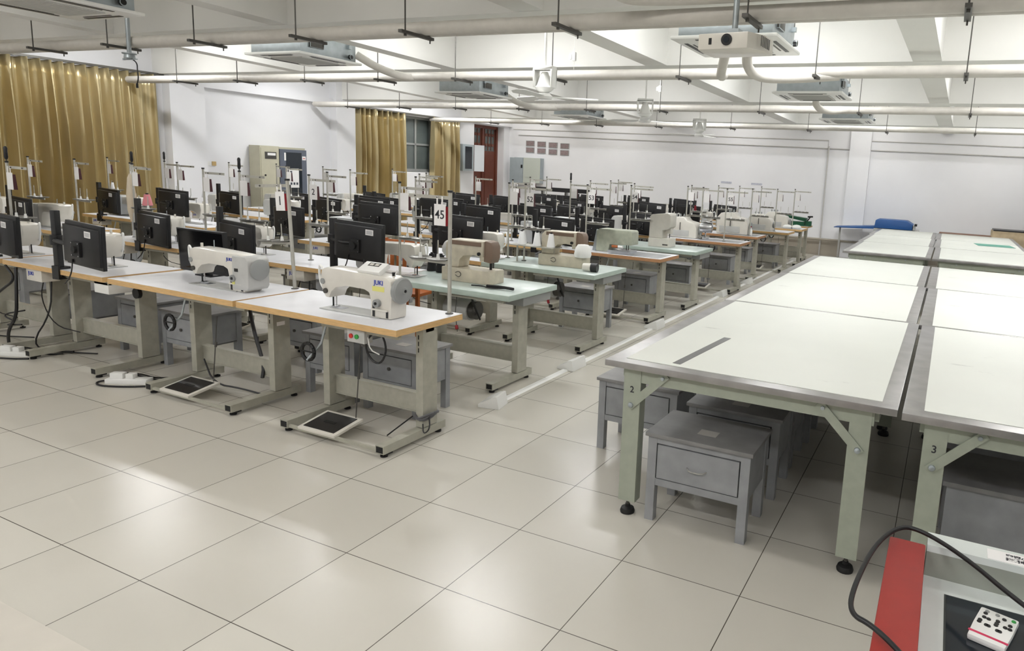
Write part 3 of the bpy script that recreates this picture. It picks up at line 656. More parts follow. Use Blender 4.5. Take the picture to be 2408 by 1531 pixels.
STANDS = [(0, -2.27, .12, True, '', 1.2), (1, .98, .17, False, '', 1), (1, -.45, .36, False, '2', 1), (1, -1.84, .2, False, '', 1), (1, -1.13, .45, True, '', 1), (1, -2.9, .2, True, '', 1), (1, -3.28, .3, False, '', 1), (1, -5.0, .3, False, '', 1), (1, -4.4, .3, False, '', 1),
          (2, 1.1, .43, False, '52', 1), (2, .83, .5, False, '', 1), (2, -1.6, .25, False, '', 1), (2, -.55, .5, False, '', 1), (2, -4.5, .3, False, '', 1), (2, -5.1, .3, True, '', 1), (2, -6.5, .3, False, '', 1),
          (3, 1.11, .1, False, '53', 1), (3, -.2, .3, False, '', 1), (3, -1.89, .3, False, '', 1), (3, -3.3, .3, False, '', 1), (3, -4.5, .3, False, '', 1), (3, -5.9, .3, False, '', 1),
          (4, 1.16, .2, False, '54', 1), (4, .19, .3, True, '', 1), (4, -1.73, .3, False, '', 1), (4, -2.6, .3, False, '', 1), (4, -4.99, .3, False, '', 1), (4, -6.2, .3, False, '', 1),
          (5, 2.1, .2, False, '55', 1), (5, 1.65, .3, False, '', 1), (5, 1.3, .5, False, '', 1), (5, .46, .2, False, '', 1), (5, -.51, .3, False, '', 1), (5, -1.8, .3, False, '', 1), (5, -5.0, .3, False, '', 1),
          (6, 2.1, .2, False, '', 1), (6, .9, .2, False, '', 1), (6, -.8, .3, False, '', 1), (6, -2.3, .3, False, '', 1), (7, 2.2, .2, False, '', 1), (7, .9, .3, False, '', 1), (7, -1.4, .3, False, '', 1), (8, 2.3, .2, False, '', 1), (8, 1.0, .3, False, '', 1), (9, 1.2, .3, False, '', 1)]
cnt = {}
STANDS.sort(key=lambda s: (s[0], -s[1]))
for r, x, dy, tool, n, k in STANDS:
    cnt[r] = cnt.get(r, 0) + 1
    lab = 'thread stand with %s, %s row, %s from the aisle' % (('number card ' + n) if n else ('screwdriver in its top' if tool else 'hanging card'), ORD[r], ['first', 'second', 'third', 'fourth', 'fifth', 'sixth', 'seventh', 'eighth', 'ninth'][cnt[r] - (0 if r == 0 else 1)])
    if r and .14 < dy < .46 and any(q == r and mx - .28 < x < mx + .68 for q, mx in MXY): dy = .1
    o = SP[tool].put((x, RY[r] + dy, TZ + .0015), random.uniform(-.08, .05), lab, 'thread stands on the tables')
    if n: num(o, n)
# thread cones on stand trays
def cone(x, y, z, mat, lab, grp, r=.03, h=.1, up=1):
    m = MB().lathe([(r * .9, 0), (r, .006), (r * .55, h - .006), (r * .5, h)], mat, (0, 0, 0), (0, 0, 1), 14).cyl((0, 0, h), (0, 0, h + .014), r * .28, black_m, n=8)
    o = m.build('thread_cone'); o.location = (x, y, z); tag(o, lab, 'thread cone', grp); return o
zt = TZ + .0015 + .376 + .015
for i, (x, y, m, l) in enumerate([(1.2, 4.38, wht_thr, 'rear left'), (1.27, 4.3, wht_thr, 'front left'), (1.4, 4.38, wht_thr, 'rear right'), (1.45, 4.3, wht_thr, 'front right')]):
    pass
rk = thing('cone_rack', 'flat metal rack holding white thread cones above the third-row mint table', 'rack', (1.02, 4.2, TZ))
MB().box((0, 0, .19), (.56, .22, .2), st_m).build('shelf', rk); MB().cyl((.04, .11, 0), (.04, .11, .19), .01, st_m).cyl((.52, .11, 0), (.52, .11, .19), .01, st_m).build('support', rk)
for i, (dx, dy, l) in enumerate([(.08, .16, 'leftmost at the back'), (.13, .06, 'leftmost at the front'), (.27, .16, 'middle at the back'), (.33, .06, 'middle at the front'), (.5, .08, 'rightmost')]):
    cone(1.02 + dx, 4.2 + dy, TZ + .2, wht_thr, 'white thread cone on the third-row rack, %s' % l, 'white thread cones on the rack', .048, .15)
for x, y, l in [(.87, 3.1, 'left'), (1.0, 3.08, 'middle'), (1.13, 3.1, 'right')]:
    cone(x, y, TZ, blk_thr, 'black thread cone behind the second-row stand trays, %s' % l, 'black thread cones on the mint table', .05, .17)
cone(-3.0, 2.74, zt, pink_c, 'pink thread cone on a stand tray in the second row', 'thread cones on trays', .055, .13)
for r, x, y, m, l in [(2, -6.4, 4.255, wht_thr, 'white thread cone on the wall-side stand, third row'), (2, -4.24, 4.255, wht_thr, 'white thread cone on a stand tray before the gold curtain'),
                      (4, .3, 7.2, blk_thr, 'black thread cone on a fifth-row stand tray'), (5, -.25, 8.95, blk_thr, 'black thread cone on a sixth-row stand tray'), (6, 1.0, 10.46, M('dark_red_thread', (128, 30, 40), .8), 'dark red thread cone on a seventh-row stand tray'),
                      (8, 2.4, 13.35, wht_thr, 'white thread cone on the ninth-row stand beside the aisle')]:
    cone(x, y, zt, m, l, 'thread cones on trays')
for i in range(2): cone(-2.66 + i * .11, 2.66, TZ + .0015, wht_thr, 'white thread cone on the second-row tabletop, %s' % ['left of the pair', 'right of the pair'][i], 'white cones on the tabletop', .045, .16)
o = MB().cyl((0, 0, 0), (.09, .01, 0), .04, cream_m, r1=.045, n=16).cyl((.09, .01, 0), (.16, .02, 0), .047, black_m, n=16).build('thread_cone'); o.location = (2.0, 4.16, TZ + .047); tag(o, 'big black and white thread cone lying on the third-row mint table', 'thread cone')
o = MB().tube([(0, 0, 0), (.1, .03, .0), (.2, -.02, 0), (.32, .05, 0)], .007, black_m, 6, 2).tube([(.15, .02, .008), (.3, .04, .01), (.42, .03, .008)], .014, black_m, 6, 1).build('cable'); o.location = (1.72, 2.62, TZ + .012); tag(o, 'black cable left on the second-row mint tabletop', 'cable')
o = MB().lathe([(.025, 0), (.028, .01), (.026, .1), (.01, .12), (.008, .15)], white_pl).lathe([(.012, .15), (.012, .17)], red_tag).build('oil_bottle'); o.location = (2.12, 10.5, TZ + .004); tag(o, 'white bottle with red cap on the seventh-row table', 'bottle')
o = MB().lathe([(.03, 0), (.032, .01), (.026, .09), (.008, .13)], M('blue_plastic', (30, 60, 150), .4)).build('oil_bottle'); o.location = (-.35, 5.95, TZ + .0015); tag(o, 'blue bottle on the fourth-row table', 'bottle')
# white paper bag bundles at the far aisle end
for i, (x, y) in enumerate([(2.2, 13.3), (2.4, 13.35)]):
    o = MB().lathe([(.02, 0), (.1, .01), (.11, .04), (.07, .08), (.01, .09)], M('white_cloth', (236, 236, 232), .9, bump=.4, scale=14), n=10).build('cloth'); o.location = (x, y, TZ + .0015)
    tag(o, 'crumpled white cloth on the ninth-row table, %s' % ['left one', 'right one'][i], 'cloth')
# hanging plastic-wrapped garment parts on the second-row stand
o = MB().lathe([(.008, .0), (.03, -.05), (.05, -.25), (.045, -.42), (.02, -.55)], M('translucent_wrap', (214, 200, 176), .4, var=.1), n=10).build('plastic_bag'); o.location = (-3.16, 2.66, 1.58); tag(o, 'pale plastic bag hanging from a second-row thread stand before the curtain', 'bag')

# ---------------------------------------------------------------- orange wooden chair
t = thing('wooden_chair', 'orange-brown wooden chair with slatted back in front of the third row', 'chair', (.27, 3.48, 0), .15); t.scale = (1, 1, 1.14)
MB().box((-.2, -.2, .42), (.2, .2, .45), orange_ch).build('seat', t, bevel=.006)
for sx in (-1, 1):
    MB().box((sx * .19 - .018, -.2, 0), (sx * .19 + .018, -.165, .95), orange_ch).build('leg', t)
    MB().box((sx * .19 - .018, .165, 0), (sx * .19 + .018, .2, .42), orange_ch).build('leg', t)
b_ = MB().box((-.172, -.195, .84), (.172, -.172, .94), orange_ch).box((-.172, -.195, .52), (.172, -.172, .56), orange_ch)
for k in range(4): b_.box((-.135 + k * .075, -.19, .56), (-.095 + k * .075, -.178, .84), orange_ch)
b_.build('backrest', t)

# ---------------------------------------------------------------- stools
def make_stool(drawer='handle', w=.6, d=.42, h=.51):
    t = thing('drawer_stool', '', 'stool')
    MB().box((-w / 2, 0, h - .022), (w / 2, d, h), stool_d).build('seat', t, bevel=.003)
    for sx in (-1, 1):
        for y in (.015, d - .065):
            x = sx * (w / 2 - .04)
            MB().box((x - .025, y, 0), (x + .025, y + .05, h - .022), stool_m).build('leg', t)
    MB().box((-w / 2 + .065, .022, .21), (w / 2 - .065, d - .02, .24), stool_m).box((-w / 2 + .02, .03, .235), (-w / 2 + .03, d - .02, h - .022), stool_m).box((w / 2 - .03, .03, .235), (w / 2 - .02, d - .02, h - .022), stool_m).box((-w / 2 + .06, d - .03, .21), (w / 2 - .06, d - .02, h - .022), stool_m).box((-w / 2 + .065, .018, .452), (w / 2 - .065, .03, h - .022), stool_m).box((-w / 2 + .065, .018, .21), (w / 2 - .065, .03, .25), stool_m).build('frame', t)
    MB().box((-w / 2 + .068, .03, .255), (w / 2 - .068, .035, .448), black2).build('drawer_gap', t) if False else None
    dr = MB().box((-w / 2 + .072, .014, .256), (w / 2 - .072, d - .05, .446), stool_m).build('drawer', t)
    if drawer == 'handle': MB().tube([(-.055, .012, .352), (-.035, -.006, .342), (.035, -.006, .342), (.055, .012, .352)], .004, chrome, 6, 1).build('handle', dr)
    else: MB().lathe([(.012, 0), (.014, .01)], dark_st, (0, .014, .352), (0, -1, 0), 10).build('knob', dr)
    MB().box((-.045, .12, h), (.06, .2, h + .001), M('faded_sticker', (178, 174, 168), .7)).build('sticker', t)
    return t
STL = Proto(make_stool()); STK = Proto(make_stool('knob', .56, .4))
for x, y, l in [(4.41, 1.03, 'grey drawer stool with wire handle under the near corner of the nearest cutting table'), (4.43, 1.62, 'grey stool, second in the line under the nearest cutting table'), (4.42, 2.14, 'grey stool, third in the line under the nearest cutting table'), (4.44, 2.66, 'grey stool, fourth in the line under the nearest cutting table'), (4.43, 3.4, 'grey stool, fifth in the line under the cutting tables'),
                (3.72, 1.78, 'grey stool standing half out beside the left legs of the nearest cutting table')]:
    STL.put((x, y, 0), 0, l, 'grey stools under the cutting tables')
for x, y, l in [(1.8, 1.53, 'under the first table'), (1.15, 1.56, 'between the first two tables'), (.3, 1.95, 'behind the second table'), (-.44, 1.42, 'with knob drawer under the second table'), (-1.22, 1.5, 'by the leg of the third table'), (-2.2, 1.45, 'under the third table')]:
    STK.put((x, y, 0), 0, 'grey drawer stool of the front row, %s' % l, 'grey stools under the sewing tables')
for r in range(1, 8):
    for c in range(3):
        if (r, c) in TABX and not (r == 2 and c == 1):
            if r == 1 and c < 2: continue
            STK.put((TABX[(r, c)] + .05, min(RY[r] + .88, RY[r + 1] - .55), 0), PI if False else 0, 'grey stool behind the %s table of the %s row' % (POS[c], ORD[r]), 'grey stools under the sewing tables')
for r in range(1, 5):
    STK.put((-4.9, min(RY[r] + .75, RY[r + 1] - .55), 0), 0, 'grey stool in the block by the curtain wall, %s row' % ORD[r], 'grey stools under the sewing tables')
STK.put((-4.0, 1.75, 0), .2, 'grey stool in the cross aisle before the gold curtain', 'grey stools under the sewing tables')

# ---------------------------------------------------------------- cutting tables
def cut_table(x0, x1, y0, y1, label, legs_front=True, seam=False, mark=None, z=.885, slack=0):
    t = thing('cutting_table', label, 'table', (x0, y0, 0), 0, 'white cutting tables'); w = x1 - x0; d = y1 - y0
    MB().box((.0, .0, z - .035), (w, d, z), alum).build('edge_frame', t, bevel=.003)
    MB().box((.09, .085 if legs_front else .02, z), (w - .075, d - .02, z + .0025), board_m).build('tabletop', t)
    for y, s_ in (((.05, 1), (d - .08, -1))):
        MB().box((.1, y, z - .115), (w - .1, y + .035, z - .035), green_m).build('apron', t)
        for x in (.15, w - .16):
            m = MB().box((x - .05, y - .004, .075), (x + .05, y + .002, z - .036), green_m).box((x + (.044 if x < .5 else -.05), y + .002, .075), (x + (.05 if x < .5 else -.044), y + .07, z - .036), green_m)
            l = m.build('leg', t)
            MB().lathe([(.04, 0), (.042, .012), (.036, .028), (.014, .034), (.014, .05)], black2, (x, y + .02, 0), (0, 0, 1), 18).cyl((x, y + .02, .045), (x, y + .02, .085), .01, dark_st, n=8).build('levelling_foot', l)
            q = 1 if x < .5 else -1
            T = Matrix.Translation((x, y - .012, .63)) @ Matrix.Rotation(-q * math.atan2(.2, .22), 4, 'Y')
            a, b_ = Vector((x, y - .012, .64)), Vector((x + q * .2, y - .012, z - .045))
            dd = (b_ - a).normalized(); nn = Vector((-dd.z, 0, dd.x)) * .022
            vs = [a - nn - dd * .02, a + nn - dd * .02, b_ + nn, b_ - nn]
            m = MB().add([tuple(v) for v in vs] + [(v.x, v.y + .006, v.z) for v in vs], [(0, 1, 2, 3), (7, 6, 5, 4), (0, 4, 5, 1), (1, 5, 6, 2), (2, 6, 7, 3), (3, 7, 4, 0)], green_m)
            br = m.build('brace', t)
            MB().lathe([(.016, 0), (.014, .008), (.006, .012)], galv, tuple(a + Vector((0, -.0, 0))), (0, -1, 0), 10).lathe([(.011, 0), (.01, .008)], galv, tuple(b_ - dd * .03), (0, -1, 0), 10).build('bolt', br)
    for x in (.08, w - .115): MB().box((x, .08, z - .1), (x + .035, d - .08, z - .036), green_m).build('side_rail', t)
    if mark: text('number', mark, .05, ink, t, (.15, .0455, z - .16), FACE_Y)
    return t
PX0, PX1, PX2 = 3.86, 5.365, 5.385
ys = [1.0, 3.24, 5.36, 7.48]
nm = ['nearest', 'second', 'third']
for i in range(3):
    cut_table(PX0 - i * .012, PX1 - i * .02, ys[i], ys[i + 1] - .006, 'white-topped cutting table with sage steel legs, left line, %s to the camera' % nm[i], i == 0, mark='2' if i == 0 else None)
    cut_table(PX2 - i * .02, PX2 + 1.5, ys[i] - .03, ys[i + 1] - .036, 'white-topped cutting table with sage steel legs, right line, %s to the camera' % nm[i], i == 0, mark='3' if i == 0 else None)
ys2 = [8.6, 10.7, 12.8, 14.9]
for i in range(3):
    cut_table(4.06 - i * .03, 5.3 - i * .02, ys2[i], ys2[i + 1] - .006, 'far cutting table beyond the gap, left line, %s' % ['first', 'second', 'third'][i], i == 0)
    cut_table(5.32 - i * .02, 6.78, ys2[i] - .02, ys2[i + 1] - .026, 'far cutting table beyond the gap, right line, %s' % ['first', 'second', 'third'][i], i == 0)
o = MB().box((0, 0, 0), (.045, .76, .002), M('steel_ruler', (128, 128, 128), .35, .7)).build('ruler'); o.location = (4.205, 1.13, .8876); o.rotation_euler.z = -.075; tag(o, 'long steel ruler strip lying on the nearest cutting table', 'ruler')
o = MB().box((0, 0, 0), (.62, .55, .004), teal_c).build('cutting_mat'); o.location = (6.02, 11.9, .8877); o.rotation_euler.z = .12; tag(o, 'teal green mat on the far right cutting table', 'mat')
# long grey benches under the right-hand line
for i, (y, lab) in enumerate([(1.35, 'grey bench box under the nearest right-hand cutting table'), (2.25, 'grey bench behind it under the right-hand cutting table'), (4.0, 'grey bench far under the second right-hand cutting table')]):
    t = thing('bench', lab, 'bench', (5.6, y, 0), 0, 'grey benches under the right-hand tables')
    MB().box((0, 0, .43), (1.15, .5, .455), stool_d).build('seat', t, bevel=.003)
    MB().box((.02, .02, .1), (1.13, .48, .43), stool_m).build('cabinet_body', t)
    for x in (.02, 1.08):
        for yy in (.02, .43): MB().box((x, yy, 0), (x + .05, yy + .05, .1), stool_m).build('leg', t)
o = MB().box((0, 0, 0), (.12, .09, .001), paper).build('paper_slip'); o.location = (5.98, 1.5, .456); tag(o, 'small pale paper slip on the nearest grey bench box', 'paper')

# ---------------------------------------------------------------- floor power channel and sockets
t = thing('cable_channel', 'long white floor cable channel running down the aisle', 'cable channel', (2.33, 2.2, 0))
MB().prism([(-.03, 0), (-.018, .014), (.018, .014), (.03, 0)], 0, 12.6, white_pl).build('cover', t, rz=.011)
for i, y in enumerate([2.12, 3.42, 5.55, 8.35, 10.0, 14.4]):
    x = 2.34 - .011 * (y - 2.2)
    s_ = thing('floor_socket', 'white sloped floor socket box on the aisle channel, %s from the camera' % POS[i], 'socket', (x - .01, y, .0), .2 if i == 0 else .0, 'floor sockets along the aisle'); s_.scale = (1, 1, 1.35)
    MB().prism([(-.09, 0), (-.09, .02), (.05, .075), (.07, .075), (.09, 0)], -.09 if i == 0 else -.13, .09 if i == 0 else .13, white_pl).build('box', s_, bevel=.004)
    m = MB()
    for q in ((-.075, .01), (.0 + .002, .085)) if i == 0 else ((-.12, -.005), (.005, .12)):
        m.prism([(-.075, .0275), (-.07, .0315), (.03, .0705), (.035, .07)], q[0], q[1], white_pl)
    m.build('socket_plate', s_)
# power strips
for i, (x, y, rz) in enumerate([(-.42, .98, .5), (-1.95, .92, .4)]):
    t = thing('power_strip', 'white power strip with black cables on the floor under the %s front-row table' % ['second', 'third'][i], 'power strip', (x, y, 0), rz)
    MB().box((-.16, -.05, 0), (.16, .05, .04), white_pl).build('body', t, bevel=.006)
    MB().box((-.13, -.03, .04), (-.03, .03, .085), white_pl).box((-.01, -.03, .04), (.05, .03, .08), white_pl).build('plug', t, bevel=.005)
    MB().tube([(-.16, 0, .02), (-.24, -.03, .008), (-.16, -.12, .008), (.05, -.13, .008), (.2, -.1, .008)], .008, cable_m, 6, 2).tube([(-.08, .03, .07), (.02, .12, .04), (.15, .1, .01), (.3, .16, .01), (.42, .12, .03)], .007, cable_m, 6, 2).tube([(.02, .03, .06), (.12, .07, .02), (.25, .04, .01), (.34, .1, .01)], .007, cable_m, 6, 2).build('cable', t)

# ---------------------------------------------------------------- lectern at the lower right
PZ = .15
t = thing('lectern', 'white and grey teaching lectern with red side panel and dark glass top', 'lectern', (0, 0, 0))
MB().box((5.515, -1.75, PZ), (6.6, -.77, 1.0), pod_g).build('body', t)
MB().box((5.515, -1.75, 1.0), (6.6, -.775, 1.08), pod_w).build('desktop', t)
MB().box((5.556, -1.5, 1.08), (6.45, -.832, 1.0805), M('glass_rim', (60, 64, 62), .3)).box((5.56, -1.495, 1.0805), (6.445, -.836, 1.0815), dgl).build('glass_screen', t)
r2 = MB().box((5.515, -.775, PZ), (6.6, -.715, 1.135), pod_g).box((5.515, -.775, 1.135), (6.6, -.715, 1.15), pod_w).build('rear_box', t)
lb = MB().box((5.63, -.772, 1.1502), (5.78, -.728, 1.151), paper).build('label', r2)
text('lettering', '空调小火器', .014, ink, lb, (5.70, -.742, 1.1512), (0, 0, 0), ext=.0001)
text('lettering', '控制电源', .013, ink, lb, (5.69, -.758, 1.1512), (0, 0, 0), ext=.0001)
MB().prism([(-1.75, PZ), (-1.75, 1.15), (-.78, 1.15), (-.735, 1.128), (-.715, 1.1), (-.705, PZ)], 5.44, 5.512, red_m, 'x').build('side_panel', t, bevel=.004)
rc = thing('remote_control', 'white remote control with black and green keys lying on the dark glass', 'remote control', (5.64, -.925, 1.0815), -.27)
MB().prism([(-.032, -.055), (.032, -.055), (.034, .0), (.034, .055), (-.034, .055), (-.034, 0)], 0, .013, white_pl, 'z').build('casing', rc, bevel=.005)
MB().box((-.0335, -.043, .0128), (.0335, -.037, .0135), M('pink_stripe', (206, 50, 90), .5)).build('stripe', rc)
keys = [(-.02, .042, 'g'), (-.002, .042, 'g'), (.011, .036, 'k'), (.026, .042, 'n'), (-.021, .033, 'k'), (-.02, .018, 'k'), (-.012, .017, 'k'), (.003, .022, 'k'), (.003, .013, 'k'), (.003, .006, 'k'), (.024, .022, 'k'), (.018, .01, 'k'), (.026, .01, 'k'), (-.024, .004, 'k'), (-.024, -.003, 'k'), (-.007, -.006, 'k'), (-.011, -.006, 'k'), (.009, -.01, 'k'), (.013, -.01, 'k')]
for x, y, c_ in keys:
    MB().lathe([(.0042, 0), (.0038, .002)], {'g': grey_pl, 'k': black_m, 'n': grn_b}[c_], (x, y, .0128), (0, 0, 1), 10).build('key', rc)
o = MB().tube([(5.95, -1.25, 1.165), (5.68, -.955, 1.165), (5.585, -.82, 1.165), (5.50, -.742, 1.163), (5.455, -.752, 1.165), (5.415, -.86, 1.165), (5.395, -1.04, 1.165), (5.398, -1.13, 1.165), (5.44, -1.14, 1.162), (5.50, -1.2, 1.158), (5.53, -1.22, 1.12), (5.6, -1.13, 1.088), (5.72, -1.0, 1.088), (5.9, -.98, 1.088)], .0048, cable_m, 10, 3).build('cable')
tag(o, 'thick black cable looping over the red lectern panel', 'cable')

# ---------------------------------------------------------------- ceiling equipment
def make_ac():
    t = thing('air_conditioner', '', 'air conditioner')
    p = .475
    MB().box((-.42, -.42, .03), (.42, .42, .27), galv).box((.42, -.3, .1), (.45, -.1, .2), dark_st).cyl((.44, .3, .08), (.48, .3, .08), .03, black_m).build('housing', t, bevel=.005)
    pl = MB().prism([(-p, -p), (p, -p), (p, p), (-p, p)], .0, .03, white_pl, 'z').build('panel', t, bevel=.01)
    m = MB()
    for q in range(4):
        T = Matrix.Rotation(q * PI / 2, 4, 'Z'); mm = MB(T).box((-.26, -.42, -.003), (.26, -.385, .001), black_m).box((-.2, -.36, -.003), (.2, -.345, .001), dark_st)
        o_ = len(m.v); m.v += mm.v; k = {i: m.mi(x) for i, x in enumerate(mm.mats)}; m.f += [tuple(i + o_ for i in f) for f in mm.f]; m.m += [k[i] for i in mm.m]
    m.build('air_slot', pl)
    g = MB()
    g.box((-.27, -.27, -.008), (.27, .27, .001), M('grille_grey', (206, 206, 202), .5))
    for i in range(18): g.box((-.25, -.25 + i * .0287, -.01), (.25, -.243 + i * .0287, -.008), M('grille_slat', (180, 180, 176), .5))
    g.build('intake_grille', pl)
    for sx in (-1, 1):
        for sy in (-1, 1): MB().cyl((sx * .44, sy * .3, .2), (sx * .44, sy * .3, Z_SLAB - 3.1), .005, dark_st, n=6).box((sx * .42, sy * .3 - .02, .18), (sx * .46, sy * .3 + .02, .22), galv).build('hanging_rod', t)
    return t
AC = Proto(make_ac())
for i, (x, y) in enumerate([(3.54, 4.09), (3.53, 7.92), (3.47, 11.97), (-2.1, 4.2), (-2.35, 7.95), (-2.55, 12.1)]):
    AC.put((x, y, 3.065), 0, 'square ceiling air conditioner, %s side, %s from the camera' % (['right', 'left'][i // 3], POS[i % 3]), 'ceiling cassette air conditioners')
AC.put((-1.49, 1.17, 3.0), 0, 'square ceiling air conditioner cut by the top left picture corner', 'ceiling cassette air conditioners')
# pipe lines with hangers
PL = [2.42, 5.06, 8.85, 12.6]
for i, y in enumerate(PL):
    t = thing('pipe_run', 'pair of white wrapped pipes crossing the ceiling, %s line from the camera' % POS[i], 'pipe', (0, y, 3.0))
    MB().cyl((-7.4, .11, 0), (XR - .02, .11, 0), .055, pipe_m, n=16).build('pipe', t)
    MB().cyl((-7.4, .195, -.025), (XR - .02, .195, -.025), .028, pipe_m, n=12).build('pipe', t)
def make_hanger():
    t = thing('pipe_hanger', '', 'hanger')
    MB().cyl((0, 0, -.02), (0, 0, Z_SLAB - 2.93), .006, dark_st, n=6).build('rod', t)
    MB().box((-.02, -.06, -.022), (.02, .33, .002), dark_st).cyl((0, .3, -.05), (0, .3, 0), .006, dark_st, n=6).cyl((0, 0, -.04), (0, 0, -.02), .012, dark_st, n=6).build('strut', t)
    return t
HG = Proto(make_hanger())
HX = [[5.44, 4.13, 2.70, 1.25, -.01, -1.40, -2.8, -4.2], [5.47, 4.10, 2.65, 1.05, -.36, -1.64, -3.0, -4.4, -5.8], [5.58, 4.07, 2.56, .86, -.54, -1.95, -3.4, -4.8, -6.2], [5.74, 4.15, 2.62, .97, -.77, -2.3, -3.8, -5.3]]
for i, y in enumerate(PL):
    for j, x in enumerate(HX[i]):
        HG.put((x, y - .1, 2.943), 0, 'steel rod and channel hanger of the %s pipe line, %s from the right' % (POS[i], ['first', 'second', 'third', 'fourth', 'fifth', 'sixth', 'seventh', 'eighth', 'ninth'][j]), 'pipe hangers')
for i, (pts, l) in enumerate([([(3.3, 4.55, 3.2), (3.2, 4.75, 3.02), (3.1, 5.0, 2.93), (3.1, 5.2, 3.0)], 'curved white pipe from the nearest right air conditioner, left one'), ([(3.5, 4.6, 3.18), (3.45, 4.72, 3.0), (3.52, 4.95, 2.92), (3.8, 5.12, 2.93), (4.3, 5.2, 2.97)], 'curved white pipe from the nearest right air conditioner, right one'),
                              ([(-1.7, 4.65, 3.2), (-1.5, 4.85, 3.05), (-1.3, 5.1, 2.98), (-1.1, 5.24, 3.0)], 'curved white pipe from the nearest left air conditioner'),
                              ([(-2.1, 8.4, 3.2), (-1.9, 8.6, 3.02), (-1.6, 8.85, 2.96), (-1.2, 8.98, 2.98)], 'curved white pipe from the second left air conditioner'), ([(3.5, 8.35, 3.2), (3.45, 8.6, 3.0), (3.6, 8.9, 2.96), (3.9, 8.95, 3.0)], 'curved white pipe from the second right air conditioner')]):
    o = MB().tube(pts, .05, pipe_m, 12, 3).build('branch_pipe'); tag(o, l, 'pipe', 'branch pipes of the air conditioners')
# near corner pipe elbow
o = MB().tube([(3.6, .2, 3.45), (3.45, 1.2, 3.25), (3.28, 1.9, 3.14), (3.2, 2.3, 3.11), (3.5, 2.42, 3.11), (4.2, 2.42, 3.11), (8.9, 2.42, 3.11)], .06, pipe_m, 12, 3).build('branch_pipe'); tag(o, 'large white pipe bending to join the nearest pipe line', 'pipe')
# orbit fans
def make_fan():
    t = thing('ceiling_fan', '', 'fan')
    MB().cyl((0, 0, .17), (0, 0, (Z_SLAB - 2.79) / 1.2), .012, white_pl, n=8).build('down_rod', t)
    t.scale = (1.2, 1.2, 1.2)
    m = MB().box((-.1, -.045, .14), (.1, .045, .17), white_pl)
    m.box((-.1, -.045, -.02), (-.082, .045, .14), white_pl).box((.082, -.045, -.02), (.1, .045, .14), white_pl)
    m.build('bracket', t, bevel=.005)
    MB().lathe([(.03, .12), (.045, .08), (.07, 0), (.09, -.02), (.07, -.045), (.03, -.07)], white_pl, (0, 0, 0), (0, 0, 1), 20).build('motor_cone', t)
    MB().lathe([(.07, -.12), (.08, -.1), (.05, -.07)], white_pl, (0, 0, 0), (0, 0, 1), 16).build('hub', t)
    for k in range(3):
        T = Matrix.Rotation(k * 2 * PI / 3 + .5, 4, 'Z') @ Matrix.Rotation(.18, 4, 'X')
        MB(T).prism([(.07, -.03), (.2, -.06), (.42, -.07), (.5, -.03), (.5, .03), (.42, .06), (.07, .03)], -.104, -.098, white_pl, 'z').build('blade', t)
    return t
FN = Proto(make_fan())
for i, (x, y) in enumerate([(1.24, 4.5), (1.12, 7.55), (.82, 10.9)]):
    FN.put((x, y, 2.79), i * .4, 'white ceiling fan with cone-shaped motor, %s from the camera' % POS[i], 'ceiling fans')
    w = thing('fan_regulator', 'small white cord switch hanging above the %s ceiling fan' % POS[i], 'switch', (x - .15, y + .9, 3.2)); 
    MB().box((-.02, -.02, 0), (.02, .02, .1), white_pl).box((-.06, -.015, .02), (-.03, .015, .08), white_pl).build('switch_box', w)
    MB().cyl((0, 0, .1), (0, 0, Z_SLAB - 3.2), .004, white_pl, n=6).cyl((0, 0, -.2), (0, 0, 0), .002, white_pl, n=5).build('cord', w)
# projector
t = thing('projector', 'pale grey ceiling projector hanging from a metal pole at the top right', 'projector', (4.08, 2.28, 2.70), -.08)
MB().prism([(-.22, -.02), (-.2, -.16), (.14, -.17), (.2, -.02), (.2, .16), (-.22, .16)], -.0, .1, cream_m, 'z').build('body', t, bevel=.008)
MB().cyl((-.0, -.175, .055), (-.0, -.15, .055), .036, black_m, n=20).cyl((0, -.179, .055), (0, -.174, .055), .02, dgl, n=16).build('lens', t)
MB().box((-.125, -.1645, .03), (-.105, -.155, .07), black_m).build('sensor', t)
m = MB()
for k in range(6): m.box((.205, -.1 + k * .03, .02), (.208, -.088 + k * .03, .085), dark_st)
m.build('vent', t)
MB().box((-.06, -.03, .1), (.02, .05, .15), galv).cyl((-.02, .01, .15), (-.02, .01, Z_SLAB - 2.72), .02, galv, n=12).tube([(-.15, .0, .1), (-.08, -.02, .13), (.0, -.02, .12), (.1, .0, .1)], .004, dark_st, 6, 2).build('mount', t)
t = thing('projector_mount', 'empty projector mount with dangling black cable before the gold curtain', 'mount', (-2.66, 2.45, 2.83))
MB().cyl((0, 0, .03), (0, 0, Z_SLAB - 2.86), .022, galv, n=12).build('mount_pole', t)
MB().lathe([(.04, 0), (.055, .01), (.05, .045), (.07, .05), (.07, .06)], galv, (0, 0, -.02), (0, 0, 1), 12).box((-.1, -.005, -.03), (.13, .005, -.02), galv).lathe([(.012, 0), (.012, .02)], galv, (-.1, 0, -.03)).build('mount_head', t)
MB().tube([(.04, 0, -.02), (.09, .02, -.06), (.12, .0, -.14), (.13, 0, -.22), (.10, 0, -.28)], .006, cable_m, 6, 2).lathe([(.012, 0), (.012, -.045)], black_m, (.10, 0, -.275)).build('cable', t)

